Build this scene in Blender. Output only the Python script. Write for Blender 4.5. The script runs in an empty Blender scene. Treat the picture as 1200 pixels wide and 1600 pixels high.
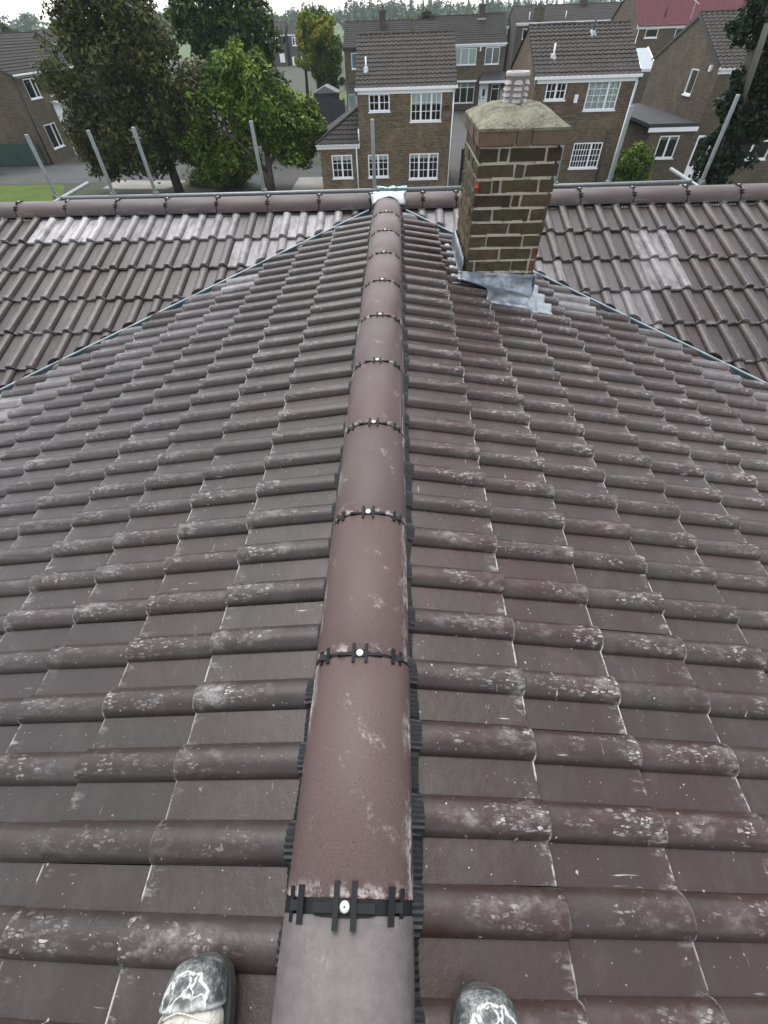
import bpy, bmesh, math, random
import numpy as np
from mathutils import Vector, Matrix
R = math.radians
random.seed(7)
rng = np.random.default_rng(11)
sc = bpy.context.scene
col = sc.collection

# ------------------------------------------------------------------ camera
CAM = Vector((0.0915, 0.0, 1.0052))
FPX = 680.84
TH, ROLL, YAW = 0.8471, 0.0372, -0.0487
Fv = Vector((math.sin(YAW) * math.cos(TH), math.cos(YAW) * math.cos(TH), -math.sin(TH)))
Rv = Fv.cross(Vector((0, 0, 1))).normalized()
Dv = Fv.cross(Rv)
R2 = math.cos(ROLL) * Rv + math.sin(ROLL) * Dv
D2 = -math.sin(ROLL) * Rv + math.cos(ROLL) * Dv
cam = bpy.data.cameras.new('camera')
cam.sensor_fit = 'VERTICAL'
cam.angle_y = 2 * math.atan(800 / FPX)
cam.clip_start = 0.05
cam.clip_end = 6000
cam_o = bpy.data.objects.new('camera', cam)
col.objects.link(cam_o)
M4 = Matrix((R2, -D2, -Fv)).transposed().to_4x4()
M4.translation = CAM
cam_o.matrix_world = M4
sc.camera = cam_o

# ------------------------------------------------------------------ sky, sun, exposure
SUN_EL, SUN_AZ = R(67), R(-18)          # veiled sun high ahead, behind thin cloud
world = bpy.data.worlds.new('World')
sc.world = world
world.use_nodes = True
wt = world.node_tree
wt.nodes.clear()
sky = wt.nodes.new('ShaderNodeTexSky')
sky.sky_type = 'NISHITA'
sky.sun_disc = False
sky.sun_elevation = SUN_EL
sky.sun_rotation = SUN_AZ
sky.air_density = 1.0
sky.dust_density = 1.7
sky.ozone_density = 1.0
hsv = wt.nodes.new('ShaderNodeHueSaturation')
hsv.inputs['Saturation'].default_value = 0.27      # thin high overcast: the blue is mostly washed out
bg = wt.nodes.new('ShaderNodeBackground')
bg.inputs['Strength'].default_value = 0.15
wo = wt.nodes.new('ShaderNodeOutputWorld')
wt.links.new(sky.outputs[0], hsv.inputs['Color'])
wt.links.new(hsv.outputs[0], bg.inputs['Color'])
wt.links.new(bg.outputs[0], wo.inputs['Surface'])
sun = bpy.data.lights.new('sun', 'SUN')
sun.energy = 0.9
sun.angle = R(44)
sun.color = (1.0, 0.96, 0.9)
sun_o = bpy.data.objects.new('sun', sun)
col.objects.link(sun_o)
sdir = Vector((math.sin(SUN_AZ) * math.cos(SUN_EL), math.cos(SUN_AZ) * math.cos(SUN_EL), math.sin(SUN_EL)))
sun_o.rotation_euler = sdir.to_track_quat('Z', 'Y').to_euler()
sun_o.location = (-8, 2, 14)
sc.view_settings.view_transform = 'Standard'
sc.view_settings.look = 'None'
sc.view_settings.gamma = 1.0
sc.view_settings.exposure = 1.52
sc.view_settings.use_curve_mapping = False
sc.cycles.use_denoising = True
sc.cycles.max_bounces = 8
sc.cycles.transparent_max_bounces = 12
sc.cycles.volume_bounces = 1

# ------------------------------------------------------------------ helpers
def tag(o, label=None, cat=None, group=None, kind=None):
    if label: o['label'] = label
    if cat: o['category'] = cat
    if group: o['group'] = group
    if kind: o['kind'] = kind
    return o

def empty(name, loc, label=None, cat=None, group=None):
    o = bpy.data.objects.new(name, None)
    o.empty_display_size = 0.2
    o.location = loc
    col.objects.link(o)
    o['_w'] = tuple(loc)
    return tag(o, label, cat, group)

class MB:
    """collects faces; build() makes ONE mesh object with metre-scaled box UVs"""
    def __init__(s): s.v = []; s.f = []; s.m = []
    def add(s, vs, fs, mi=0):
        b = len(s.v)
        s.v += [tuple(p) for p in vs]
        s.f += [tuple(b + i for i in f) for f in fs]
        s.m += [mi] * len(fs)
        return s
    def quad(s, a, b, c, d, mi=0): return s.add([a, b, c, d], [(0, 1, 2, 3)], mi)
    def box(s, x0, x1, y0, y1, z0, z1, mi=0):
        v = [(x, y, z) for z in (z0, z1) for y in (y0, y1) for x in (x0, x1)]
        return s.add(v, [(0, 2, 3, 1), (4, 5, 7, 6), (0, 1, 5, 4), (2, 6, 7, 3), (0, 4, 6, 2), (1, 3, 7, 5)], mi)
    def pbox(s, P, a0, a1, z0, z1, d0, d1, mi=0):
        v = [P(a, z, d) for d in (d0, d1) for z in (z0, z1) for a in (a0, a1)]
        return s.add(v, [(0, 2, 3, 1), (4, 5, 7, 6), (0, 1, 5, 4), (2, 6, 7, 3), (0, 4, 6, 2), (1, 3, 7, 5)], mi)
    def tube(s, pts, rad, n=10, cap=True, mi=0):
        pts = [Vector(p) for p in pts]
        rads = rad if isinstance(rad, (list, tuple)) else [rad] * len(pts)
        b = len(s.v)
        for i, p in enumerate(pts):
            d = (pts[min(i + 1, len(pts) - 1)] - pts[max(i - 1, 0)]).normalized()
            up = Vector((0, 0, 1)) if abs(d.z) < 0.95 else Vector((1, 0, 0))
            a = d.cross(up).normalized(); c = a.cross(d)
            for k in range(n):
                t = 2 * math.pi * k / n
                s.v.append(tuple(p + (a * math.cos(t) + c * math.sin(t)) * rads[i]))
        for i in range(len(pts) - 1):
            for k in range(n):
                s.f.append((b + i * n + k, b + i * n + (k + 1) % n, b + (i + 1) * n + (k + 1) % n, b + (i + 1) * n + k)); s.m.append(mi)
        if cap:
            s.f.append(tuple(b + k for k in range(n))[::-1]); s.m.append(mi)
            e = b + (len(pts) - 1) * n
            s.f.append(tuple(e + k for k in range(n))); s.m.append(mi)
        return s
    def grid(s, pts, mi=0, flip=False):      # pts[i][j]
        b = len(s.v); n = len(pts[0])
        for r in pts: s.v += [tuple(p) for p in r]
        for i in range(len(pts) - 1):
            for j in range(n - 1):
                q = (b + i * n + j, b + i * n + j + 1, b + (i + 1) * n + j + 1, b + (i + 1) * n + j)
                s.f.append(q[::-1] if flip else q); s.m.append(mi)
        return s
    def mesh(s, name, mats, off=(0, 0, 0), smooth=False):
        me = bpy.data.meshes.new(name)
        o = off
        me.from_pydata([(x - o[0], y - o[1], z - o[2]) for x, y, z in s.v], [], s.f)
        mats = mats if isinstance(mats, (list, tuple)) else [mats]
        for m in mats: me.materials.append(m)
        if len(mats) > 1: me.polygons.foreach_set('material_index', s.m)
        box_uv(me)
        if smooth: me.polygons.foreach_set('use_smooth', [True] * len(me.polygons))
        me.update()
        return me
    def build(s, name, mats, parent=None, smooth=False, kind=None, off=None):
        if off is None: off = tuple(parent['_w']) if parent is not None else (0, 0, 0)
        o = bpy.data.objects.new(name, s.mesh(name, mats, off, smooth))
        col.objects.link(o)
        o['_w'] = off
        if parent is not None: o.parent = parent
        else: o.location = off
        if kind: o['kind'] = kind
        return o

def box_uv(me):
    n = len(me.polygons)
    if n == 0: return
    uv = me.uv_layers.new(name='UVMap')
    nl = len(me.loops)
    vi = np.empty(nl, dtype=np.int32); me.loops.foreach_get('vertex_index', vi)
    co = np.empty(len(me.vertices) * 3, dtype=np.float32); me.vertices.foreach_get('co', co); co = co.reshape(-1, 3)
    no = np.empty(n * 3, dtype=np.float32); me.polygons.foreach_get('normal', no); no = np.abs(no.reshape(-1, 3))
    lt = np.empty(n, dtype=np.int32); me.polygons.foreach_get('loop_total', lt)
    ln = np.repeat(no, lt, axis=0); p = co[vi]
    out = np.empty((nl, 2), dtype=np.float32)
    ax = np.argmax(ln, axis=1)
    out[ax == 0] = p[ax == 0][:, (1, 2)]
    out[ax == 1] = p[ax == 1][:, (0, 2)]
    out[ax == 2] = p[ax == 2][:, (0, 1)]
    uv.data.foreach_set('uv', out.ravel())

def bevel(o, w, seg=2):
    m = o.modifiers.new('bevel', 'BEVEL'); m.width = w; m.segments = seg; m.limit_method = 'ANGLE'
    return o

def project(p):
    q = Vector(p) - CAM
    z = q.dot(Fv)
    if z < 0.05: return None
    return 600 + FPX * q.dot(R2) / z, 800 + FPX * q.dot(D2) / z, z

# ------------------------------------------------------------------ materials
class NT:
    def __init__(s, name):
        s.mat = bpy.data.materials.new(name); s.mat.use_nodes = True
        s.t = s.mat.node_tree; s.t.nodes.clear()
        s.out = s.n('ShaderNodeOutputMaterial')
        s.b = s.n('ShaderNodeBsdfPrincipled')
        s.l(s.b.outputs[0], s.out.inputs[0])
    def n(s, ty, **kw):
        x = s.t.nodes.new(ty)
        for k, v in kw.items(): setattr(x, k, v)
        return x
    def l(s, a, b): s.t.links.new(a, b)
    def val(s, sock, v):
        if hasattr(v, 'is_output') or isinstance(v, bpy.types.NodeSocket): s.l(v, sock)
        else: sock.default_value = v
    def coord(s, which='Object'): return s.n('ShaderNodeTexCoord').outputs[which]
    def mapping(s, vec, scale=(1, 1, 1), loc=(0, 0, 0), rot=(0, 0, 0)):
        m = s.n('ShaderNodeMapping'); s.l(vec, m.inputs[0])
        s.val(m.inputs['Scale'], scale); s.val(m.inputs['Location'], loc); m.inputs['Rotation'].default_value = rot
        return m.outputs[0]
    def noise(s, vec, scale, detail=4, rough=0.6, dist=0.0):
        x = s.n('ShaderNodeTexNoise'); s.l(vec, x.inputs['Vector'])
        x.inputs['Scale'].default_value = scale; x.inputs['Detail'].default_value = detail
        x.inputs['Roughness'].default_value = rough; x.inputs['Distortion'].default_value = dist
        return x.outputs['Fac']
    def voro(s, vec, scale, feature='F1', rnd=1.0):
        x = s.n('ShaderNodeTexVoronoi', feature=feature); s.l(vec, x.inputs['Vector'])
        x.inputs['Scale'].default_value = scale; x.inputs['Randomness'].default_value = rnd
        return x
    def ramp(s, f, stops, interp='LINEAR'):
        x = s.n('ShaderNodeValToRGB'); s.l(f, x.inputs[0]); e = x.color_ramp; e.interpolation = interp
        while len(e.elements) < len(stops): e.elements.new(0.5)
        for el, (p, c) in zip(e.elements, stops):
            el.position = p
            el.color = (c, c, c, 1) if isinstance(c, (int, float)) else (*c, 1)
        return x.outputs[0]
    def math(s, op, a, b=0.0, c=None, clamp=False):
        x = s.n('ShaderNodeMath', operation=op); x.use_clamp = clamp
        s.val(x.inputs[0], a); s.val(x.inputs[1], b)
        if c is not None: s.val(x.inputs[2], c)
        return x.outputs[0]
    def mul(s, *a):
        r = a[0]
        for b in a[1:]: r = s.math('MULTIPLY', r, b)
        return r
    def step(s, f, a, b):    # smooth 0..1 between a and b
        x = s.n('ShaderNodeMapRange'); x.interpolation_type = 'SMOOTHSTEP'
        s.val(x.inputs[0], f); x.inputs[1].default_value = a; x.inputs[2].default_value = b
        return x.outputs[0]
    def mix(s, f, a, b, blend='MIX'):
        x = s.n('ShaderNodeMix', data_type='RGBA', blend_type=blend)
        s.val(x.inputs[0], f)
        for sock, v in ((x.inputs[6], a), (x.inputs[7], b)):
            if isinstance(v, tuple): sock.default_value = (*v, 1)
            else: s.l(v, sock)
        return x.outputs[2]
    def sep(s, v):
        x = s.n('ShaderNodeSeparateXYZ'); s.l(v, x.inputs[0]); return x.outputs
    def bump(s, h, strength, dist=0.01):
        x = s.n('ShaderNodeBump'); s.l(h, x.inputs['Height'])
        x.inputs['Strength'].default_value = strength; x.inputs['Distance'].default_value = dist
        s.l(x.outputs[0], s.b.inputs['Normal'])
    def set(s, color=None, rough=None, metal=None, spec=None):
        if color is not None:
            if isinstance(color, tuple): s.b.inputs['Base Color'].default_value = (*color, 1)
            else: s.l(color, s.b.inputs['Base Color'])
        if rough is not None: s.val(s.b.inputs['Roughness'], rough)
        if metal is not None: s.b.inputs['Metallic'].default_value = metal
        if spec is not None: s.b.inputs['Specular IOR Level'].default_value = spec
        return s.mat

def simple(name, c, rough=0.6, metal=0.0, var=0.25, scale=8.0, bump=0.0, spec=0.5):
    t = NT(name); v = t.coord()
    f = t.noise(v, scale, 5)
    d = tuple(x * (1 - var) for x in c); l = tuple(min(1, x * (1 + var)) for x in c)
    t.set(t.mix(f, d, l), rough, metal, spec)
    if bump: t.bump(t.noise(v, scale * 6, 4), bump, 0.004)
    return t.mat

def rand_vec(t):
    oi = t.n('ShaderNodeObjectInfo')
    sc_ = t.n('ShaderNodeVectorMath', operation='SCALE')
    cmb = t.n('ShaderNodeCombineXYZ')
    for i, k in enumerate((37.0, 91.0, 53.0)): t.l(t.math('MULTIPLY', oi.outputs['Random'], k), cmb.inputs[i])
    a = t.n('ShaderNodeVectorMath', operation='ADD')
    t.l(t.coord(), a.inputs[0]); t.l(cmb.outputs[0], a.inputs[1])
    return a.outputs[0], oi

def mat_tile():
    t = NT('concrete_roof_tile')
    rv, oi = rand_vec(t)
    ob = t.coord(); x, y, z = t.sep(ob)
    cs = t.n('ShaderNodeSeparateColor'); t.l(oi.outputs['Color'], cs.inputs[0])
    bloom, red, wear = cs.outputs[0], cs.outputs[1], cs.outputs[2]
    grain = t.noise(rv, 260, 3, 0.7)
    cloud = t.noise(rv, 7, 4, 0.6)
    base = t.mix(red, (0.0205, 0.0137, 0.0120), (0.037, 0.0140, 0.0108))
    base = t.mix(t.mul(t.math('SUBTRACT', 1.0, t.step(z, 0.022, 0.04)), 0.6), base, t.mix(red, (0.0210, 0.0166, 0.0152), (0.033, 0.0175, 0.0146)))
    base = t.mix(t.ramp(cloud, [(0.3, 0.0), (0.75, 1.0)]), base, (0.0265, 0.0190, 0.0168))
    base = t.mix(t.math('MULTIPLY', grain, 0.22), base, (0.040, 0.035, 0.0335))
    # worn chalky scuffs: boot-tread patches on the crowns of the rolls
    crown = t.step(z, 0.024, 0.043)
    patch = t.step(t.noise(t.mapping(rv, (7, 5, 3)), 1.6, 3, 0.6), 0.40, 0.56)
    vo = t.voro(t.mapping(rv, (150, 52, 30), rot=(0, 0, 0.6)), 1.0, 'DISTANCE_TO_EDGE')
    cells = t.step(vo.outputs['Distance'], 0.05, 0.16)
    vc = t.voro(t.mapping(rv, (150, 52, 30), rot=(0, 0, 0.6)), 1.0)
    cellv = t.step(t.sep(vc.outputs['Color'])[0], 0.35, 0.95)
    fine = t.step(t.noise(rv, 90, 4, 0.7), 0.36, 0.62)
    scuff = t.mul(crown, patch, cells, cellv, fine)
    smear = t.mul(t.step(z, 0.02, 0.045), t.step(t.noise(t.mapping(rv, (13, 8, 6)), 1.0, 6, 0.72), 0.47, 0.74), t.step(t.noise(t.mapping(rv, (55, 30, 30), rot=(0, 0, 0.5)), 1.0, 4, 0.7), 0.3, 0.7))
    # lime line along the nose and on the pan edges, broken up
    nose = t.math('SUBTRACT', 1.0, t.step(y, 0.002, 0.0085))
    pan = t.math('SUBTRACT', 1.0, t.step(z, 0.030, 0.042))
    lime = t.mul(nose, t.math('ADD', t.math('MULTIPLY', pan, 0.75), 0.25), t.step(t.noise(rv, 17, 4, 0.75), 0.42, 0.56))
    band = t.mul(t.math('SUBTRACT', 1.0, t.step(y, 0.004, 0.05)), t.step(t.noise(t.mapping(rv, (40, 14, 20)), 1.0, 5, 0.75), 0.52, 0.72))
    speck = t.step(t.noise(rv, 75, 1, 0.4), 0.76, 0.82)
    scr1 = t.step(t.noise(t.mapping(rv, (10, 130, 40), rot=(0, 0, 0.25)), 1.0, 2, 0.5), 0.69, 0.77)
    scr2 = t.step(t.noise(t.mapping(rv, (120, 9, 40), rot=(0, 0, -0.2)), 1.0, 2, 0.5), 0.69, 0.77)
    pm = t.step(t.noise(rv, 9, 2), 0.54, 0.68)
    m1 = t.mul(scuff, 0.7)
    m1 = t.math('MAXIMUM', m1, t.mul(smear, 0.50))
    m1 = t.math('MAXIMUM', m1, t.mul(lime, 0.95))
    m1 = t.math('MAXIMUM', m1, t.mul(band, 0.55))
    m1 = t.math('MAXIMUM', m1, t.mul(speck, 0.55))
    m1 = t.math('MAXIMUM', m1, t.mul(scr1, pm, 0.75))
    m1 = t.math('MAXIMUM', m1, t.mul(scr2, pm, 0.75))
    dv = t.voro(rv, 105.0); drnd = t.sep(dv.outputs['Color'])
    dots = t.mul(t.math('SUBTRACT', 1.0, t.step(dv.outputs['Distance'], 0.10, 0.20)), t.step(drnd[0], 0.925, 0.95))
    m1 = t.math('MAXIMUM', m1, t.mul(dots, 0.55))
    dust = t.mul(t.step(t.noise(t.mapping(rv, (6, 9, 6)), 1.0, 6, 0.7), 0.42, 0.78), t.noise(rv, 55, 4, 0.8), 0.09)
    m1 = t.math('MAXIMUM', m1, dust)
    m1 = t.math('MULTIPLY', m1, wear, clamp=True)
    colr = t.mix(m1, base, (0.46, 0.44, 0.43))
    bl = t.mul(bloom, t.step(t.noise(t.mapping(rv, (16, 5, 5)), 1.0, 6, 0.72), 0.24, 0.60))
    colr = t.mix(bl, colr, (0.33, 0.32, 0.325))
    t.set(colr, t.math('ADD', 0.30, t.math('MULTIPLY', cloud, 0.16)), 0, 0.34)
    t.bump(t.math('ADD', t.math('MULTIPLY', grain, 0.5), t.noise(rv, 40, 3)), 0.28, 0.004)
    return t.mat

def mat_ridge():
    t = NT('concrete_ridge_tile')
    rv, oi = rand_vec(t)
    ob = t.coord(); x, y, z = t.sep(ob)
    cs = t.n('ShaderNodeSeparateColor'); t.l(oi.outputs['Color'], cs.inputs[0])
    grey = cs.outputs[0]; wr = cs.outputs[1]; pale = cs.outputs[2]
    grain = t.noise(rv, 300, 3, 0.7)
    cloud = t.noise(rv, 6, 5, 0.65)
    base = t.mix(cloud, (0.056, 0.0355, 0.0325), (0.082, 0.0565, 0.052))
    base = t.mix(t.step(grain, 0.45, 0.7), base, (0.092, 0.064, 0.060))
    dark = t.step(t.noise(rv, 170, 2, 0.5), 0.66, 0.74)
    base = t.mix(t.math('MULTIPLY', dark, 0.6), base, (0.022, 0.016, 0.015))
    base = t.mix(grey, base, t.mix(grain, (0.036, 0.0315, 0.0325), (0.074, 0.067, 0.069)))
    base = t.mix(pale, base, t.mix(t.step(t.noise(rv, 45, 5, 0.75), 0.3, 0.7), (0.098, 0.087, 0.086), (0.150, 0.137, 0.136)))
    # chalky rubs low on both flanks, drawn out along the tile
    flank = t.math('SUBTRACT', 1.0, t.step(z, -0.070, -0.030))
    rub = t.mul(flank, t.step(t.noise(t.mapping(rv, (22, 5, 22)), 1.0, 5, 0.7), 0.52, 0.62), t.step(t.noise(rv, 70, 4, 0.8), 0.36, 0.56))
    line = t.mul(t.step(t.noise(t.mapping(rv, (60, 1.6, 60)), 1.0, 2, 0.5), 0.66, 0.72), flank)
    spot = t.mul(t.step(t.noise(rv, 13, 3, 0.6), 0.60, 0.72), t.step(t.noise(rv, 110, 3, 0.8), 0.45, 0.6))
    ends = t.mul(t.math('SUBTRACT', 1.0, t.step(y, 0.0, 0.03)), t.step(t.noise(rv, 35, 4, 0.7), 0.5, 0.62), 0.7)
    m = t.math('MAXIMUM', t.math('MAXIMUM', t.mul(rub, 0.9), t.mul(line, 0.9)), t.math('MAXIMUM', t.mul(spot, 0.4), ends))
    t.set(t.mix(t.math('MULTIPLY', m, wr, clamp=True), base, (0.40, 0.37, 0.345)), t.math('ADD', 0.40, t.math('MULTIPLY', grain, 0.2)), 0, 0.24)
    t.bump(t.math('ADD', grain, cloud), 0.15, 0.002)
    return t.mat

def mat_brickwork(name, a, b, mortar, dirt=0.5):
    t = NT(name)
    uv = t.coord('UV')
    br = t.n('ShaderNodeTexBrick'); t.l(uv, br.inputs['Vector'])
    br.inputs['Scale'].default_value = 1.0
    br.inputs['Brick Width'].default_value = 0.225; br.inputs['Row Height'].default_value = 0.075
    br.inputs['Mortar Size'].default_value = 0.007; br.inputs['Mortar Smooth'].default_value = 0.2
    br.inputs['Bias'].default_value = -0.1
    br.inputs['Color1'].default_value = (*a, 1); br.inputs['Color2'].default_value = (*b, 1); br.inputs['Mortar'].default_value = (*mortar, 1)
    ob = t.coord()
    cl = t.noise(ob, 0.8, 5, 0.65); f2 = t.noise(ob, 9, 4, 0.7)
    c = t.mix(t.ramp(f2, [(0.3, 0.0), (0.7, 0.6)]), br.outputs['Color'], tuple(x * 0.6 for x in a))
    c = t.mix(t.math('MULTIPLY', t.step(cl, 0.45, 0.75), dirt), c, tuple(x * 1.45 for x in b))
    t.set(c, 0.9, 0, 0.2)
    t.bump(br.outputs['Fac'], -0.4, 0.006)
    return t.mat

def mat_brick(name='chimney_brick'):
    t = NT(name); rv, oi = rand_vec(t)
    r = oi.outputs['Random']
    base = t.ramp(r, [(0.0, (0.105, 0.084, 0.054)), (0.25, (0.065, 0.057, 0.038)), (0.5, (0.120, 0.087, 0.055)), (0.75, (0.088, 0.079, 0.048)), (1.0, (0.150, 0.112, 0.064))])
    n = t.noise(rv, 22, 5, 0.7)
    c = t.mix(t.step(n, 0.36, 0.66), t.mix(0.55, base, (0.008, 0.007, 0.005)), base)
    moss = t.mul(t.step(t.noise(rv, 9, 4, 0.7), 0.52, 0.68), 0.6)
    c = t.mix(moss, c, (0.070, 0.066, 0.026))
    c = t.mix(t.mul(t.step(t.noise(rv, 60, 3, 0.8), 0.62, 0.72), 0.6), c, (0.20, 0.17, 0.12))
    cs = t.n('ShaderNodeSeparateColor'); t.l(oi.outputs['Color'], cs.inputs[0])
    c = t.mix(cs.outputs[0], c, t.mix(n, (0.085, 0.066, 0.046), (0.155, 0.120, 0.086)))
    c = t.mix(t.mul(cs.outputs[2], t.step(n, 0.28, 0.62)), c, (0.012, 0.011, 0.008))
    c = t.mix(t.math('MULTIPLY', cs.outputs[1], t.step(n, 0.3, 0.5)), c, (0.20, 0.045, 0.022))
    t.set(c, 0.9, 0, 0.2)
    t.bump(t.math('ADD', n, t.noise(rv, 120, 3)), 0.6, 0.006)
    return t.mat

def mat_lead():
    t = NT('sheet_lead'); v = t.coord()
    n = t.noise(v, 9, 5, 0.65, 0.6); f = t.noise(v, 60, 4, 0.7)
    c = t.mix(t.step(n, 0.35, 0.7), (0.14, 0.165, 0.19), (0.42, 0.44, 0.46))
    c = t.mix(t.mul(t.step(t.noise(v, 22, 4, 0.7), 0.55, 0.7), 0.6), c, (0.13, 0.15, 0.18))
    t.set(c, t.math('ADD', 0.34, t.math('MULTIPLY', f, 0.25)), 0.75, 0.5)
    t.bump(t.math('ADD', n, t.math('MULTIPLY', f, 0.4)), 0.5, 0.012)
    return t.mat

def mat_leaf(name, a, b, c, rough=0.55):
    t = NT(name)
    ob = t.coord()
    cl = t.noise(ob, 0.9, 3, 0.6)
    g = t.n('ShaderNodeNewGeometry')
    f = g.outputs['Random Per Island']
    cc = t.mix(f, a, b)
    cc = t.mix(t.mul(t.step(cl, 0.42, 0.66), t.step(f, 0.25, 0.9)), cc, c)
    t.set(cc, rough, 0, 0.2)
    tr = t.n('ShaderNodeBsdfTranslucent'); t.l(cc, tr.inputs[0])
    ms = t.n('ShaderNodeMixShader'); ms.inputs[0].default_value = 0.32
    t.l(t.b.outputs[0], ms.inputs[1]); t.l(tr.outputs[0], ms.inputs[2]); t.l(ms.outputs[0], t.out.inputs[0])
    return t.mat

def mat_glass():
    t = NT('window_glass')
    fr = t.n('ShaderNodeFresnel'); fr.inputs['IOR'].default_value = 1.5
    gl = t.n('ShaderNodeBsdfGlossy'); gl.inputs['Roughness'].default_value = 0.03
    tr = t.n('ShaderNodeBsdfTransparent'); tr.inputs[0].default_value = (0.93, 0.96, 0.955, 1)
    ms = t.n('ShaderNodeMixShader')
    t.l(t.math('ADD', fr.outputs[0], 0.02), ms.inputs[0]); t.l(tr.outputs[0], ms.inputs[1]); t.l(gl.outputs[0], ms.inputs[2])
    t.l(ms.outputs[0], t.out.inputs[0])
    return t.mat

def mat_roof(name, a, b, c):
    t = NT(name); v = t.coord()
    n = t.noise(v, 1.6, 5, 0.7); f = t.noise(v, 14, 4, 0.7)
    cc = t.mix(t.ramp(n, [(0.3, 0.0), (0.7, 1.0)]), a, b)
    cc = t.mix(t.mul(t.step(f, 0.5, 0.72), 0.8), cc, c)
    t.set(cc, 0.85, 0, 0.25); t.bump(f, 0.3, 0.01)
    return t.mat

def mat_ground(name, a, b, scale, bump=0.2, rough=0.95, c=None):
    t = NT(name); v = t.coord()
    n = t.noise(v, scale, 6, 0.65); f = t.noise(v, scale * 22, 4, 0.7)
    cc = t.mix(t.ramp(n, [(0.32, 0.0), (0.68, 1.0)]), a, b)
    cc = t.mix(t.math('MULTIPLY', f, 0.5), cc, c or tuple(x * 0.6 for x in a))
    t.set(cc, rough, 0, 0.2); t.bump(f, bump, 0.02)
    return t.mat

def mat_galv():
    t = NT('galvanised_tube'); v = t.coord()
    n = t.noise(v, 14, 4, 0.7)
    c = t.mix(n, (0.13, 0.15, 0.15), (0.25, 0.275, 0.275))
    c = t.mix(t.mul(t.step(t.noise(v, 40, 4, 0.7), 0.58, 0.7), 0.7), c, (0.45, 0.45, 0.42))
    t.set(c, 0.5, 0.4, 0.5); return t.mat

def mat_boot(name, white):
    t = NT(name); v = t.coord()
    n = t.noise(v, 30, 5, 0.7)
    ds = t.n('ShaderNodeVectorMath', operation='ADD'); nn = t.n('ShaderNodeTexNoise'); t.l(v, nn.inputs['Vector']); nn.inputs['Scale'].default_value = 45; nn.inputs['Detail'].default_value = 3
    sv = t.n('ShaderNodeVectorMath', operation='SCALE'); t.l(nn.outputs['Color'], sv.inputs[0]); sv.inputs['Scale'].default_value = 0.03
    t.l(v, ds.inputs[0]); t.l(sv.outputs[0], ds.inputs[1])
    vo = t.voro(t.mapping(ds.outputs[0], (38, 30, 18), loc=(.3, .1, 0)), 1.0, 'DISTANCE_TO_EDGE')
    crack = t.mul(t.math('SUBTRACT', 1.0, t.step(vo.outputs['Distance'], 0.01, 0.07)), t.step(t.noise(v, 34, 4), 0.34, 0.50))
    dust = t.mul(t.step(t.noise(v, 26, 6, 0.8), 0.40, 0.62), t.step(t.noise(v, 120, 4, 0.8), 0.30, 0.62))
    if white:
        c = t.mix(n, (0.30, 0.285, 0.25), (0.56, 0.54, 0.49))
        c = t.mix(t.mul(t.step(t.noise(t.mapping(v, (50, 14, 30)), 1.0, 4, 0.7), 0.50, 0.62), 0.8), c, (0.10, 0.095, 0.085))
        c = t.mix(t.mul(t.step(t.noise(v, 70, 5, 0.8), 0.52, 0.64), 0.6), c, (0.16, 0.155, 0.145))
        t.set(c, 0.85, 0, 0.2)
    else:
        c = t.mix(n, (0.016, 0.018, 0.018), (0.05, 0.056, 0.056))
        c = t.mix(t.mul(dust, 0.8), c, (0.27, 0.285, 0.28))
        bx, by, bz = t.sep(ds.outputs[0])
        rr = t.math('SQRT', t.math('ADD', t.math('POWER', t.math('DIVIDE', t.math('SUBTRACT', bx, 0.015), 0.052), 2.0), t.math('POWER', t.math('DIVIDE', t.math('ADD', by, 0.045), 0.058), 2.0)))
        rim = t.mul(t.math('SUBTRACT', 1.0, t.step(t.math('ABSOLUTE', t.math('SUBTRACT', rr, 0.74)), 0.02, 0.075)), t.step(t.noise(v, 60, 4, 0.7), 0.34, 0.5))
        band = t.mul(t.math('SUBTRACT', 1.0, t.step(by, -0.050, -0.036)), t.step(t.noise(v, 45, 4, 0.7), 0.32, 0.55))
        inner = t.math('SUBTRACT', 1.0, t.step(rr, 0.62, 0.74))
        c = t.mix(t.mul(crack, inner, 0.85), c, (0.50, 0.51, 0.48))
        c = t.mix(t.mul(t.math('MAXIMUM', rim, band), 0.85), c, (0.48, 0.49, 0.46))
        t.set(c, 0.5, 0, 0.4)
    t.bump(t.math('ADD', n, crack), 0.4, 0.003)
    return t.mat

def mat_boot_rand(name): return mat_boot(name, False)

TILE = mat_tile(); RIDGE = mat_ridge(); BRICK = mat_brick(); LEAD = mat_lead(); GLASS = mat_glass(); GALV = mat_galv()
PLASTIC = simple('black_plastic', (0.008, 0.009, 0.0095), 0.65, 0, 0.3, 30, spec=0.2)
COMB = simple('black_vent_comb', (0.0085, 0.0095, 0.0105), 0.45, 0, 0.4, 40)
SCREW = simple('bright_screw', (0.48, 0.47, 0.45), 0.35, 0.6, 0.15, 60)
SOCKET = simple('screw_recess', (0.05, 0.05, 0.05), 0.6)
FELT = simple('black_underlay', (0.012, 0.012, 0.013), 0.8)
GRP = simple('teal_valley_trough', (0.030, 0.052, 0.060), 0.35, 0, 0.25, 14)
GRPEDGE = simple('pale_valley_bead', (0.22, 0.28, 0.30), 0.4, 0, 0.2, 30)
MORTAR = simple('old_mortar', (0.37, 0.335, 0.265), 0.95, 0, 0.35, 35, 0.5)
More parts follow.
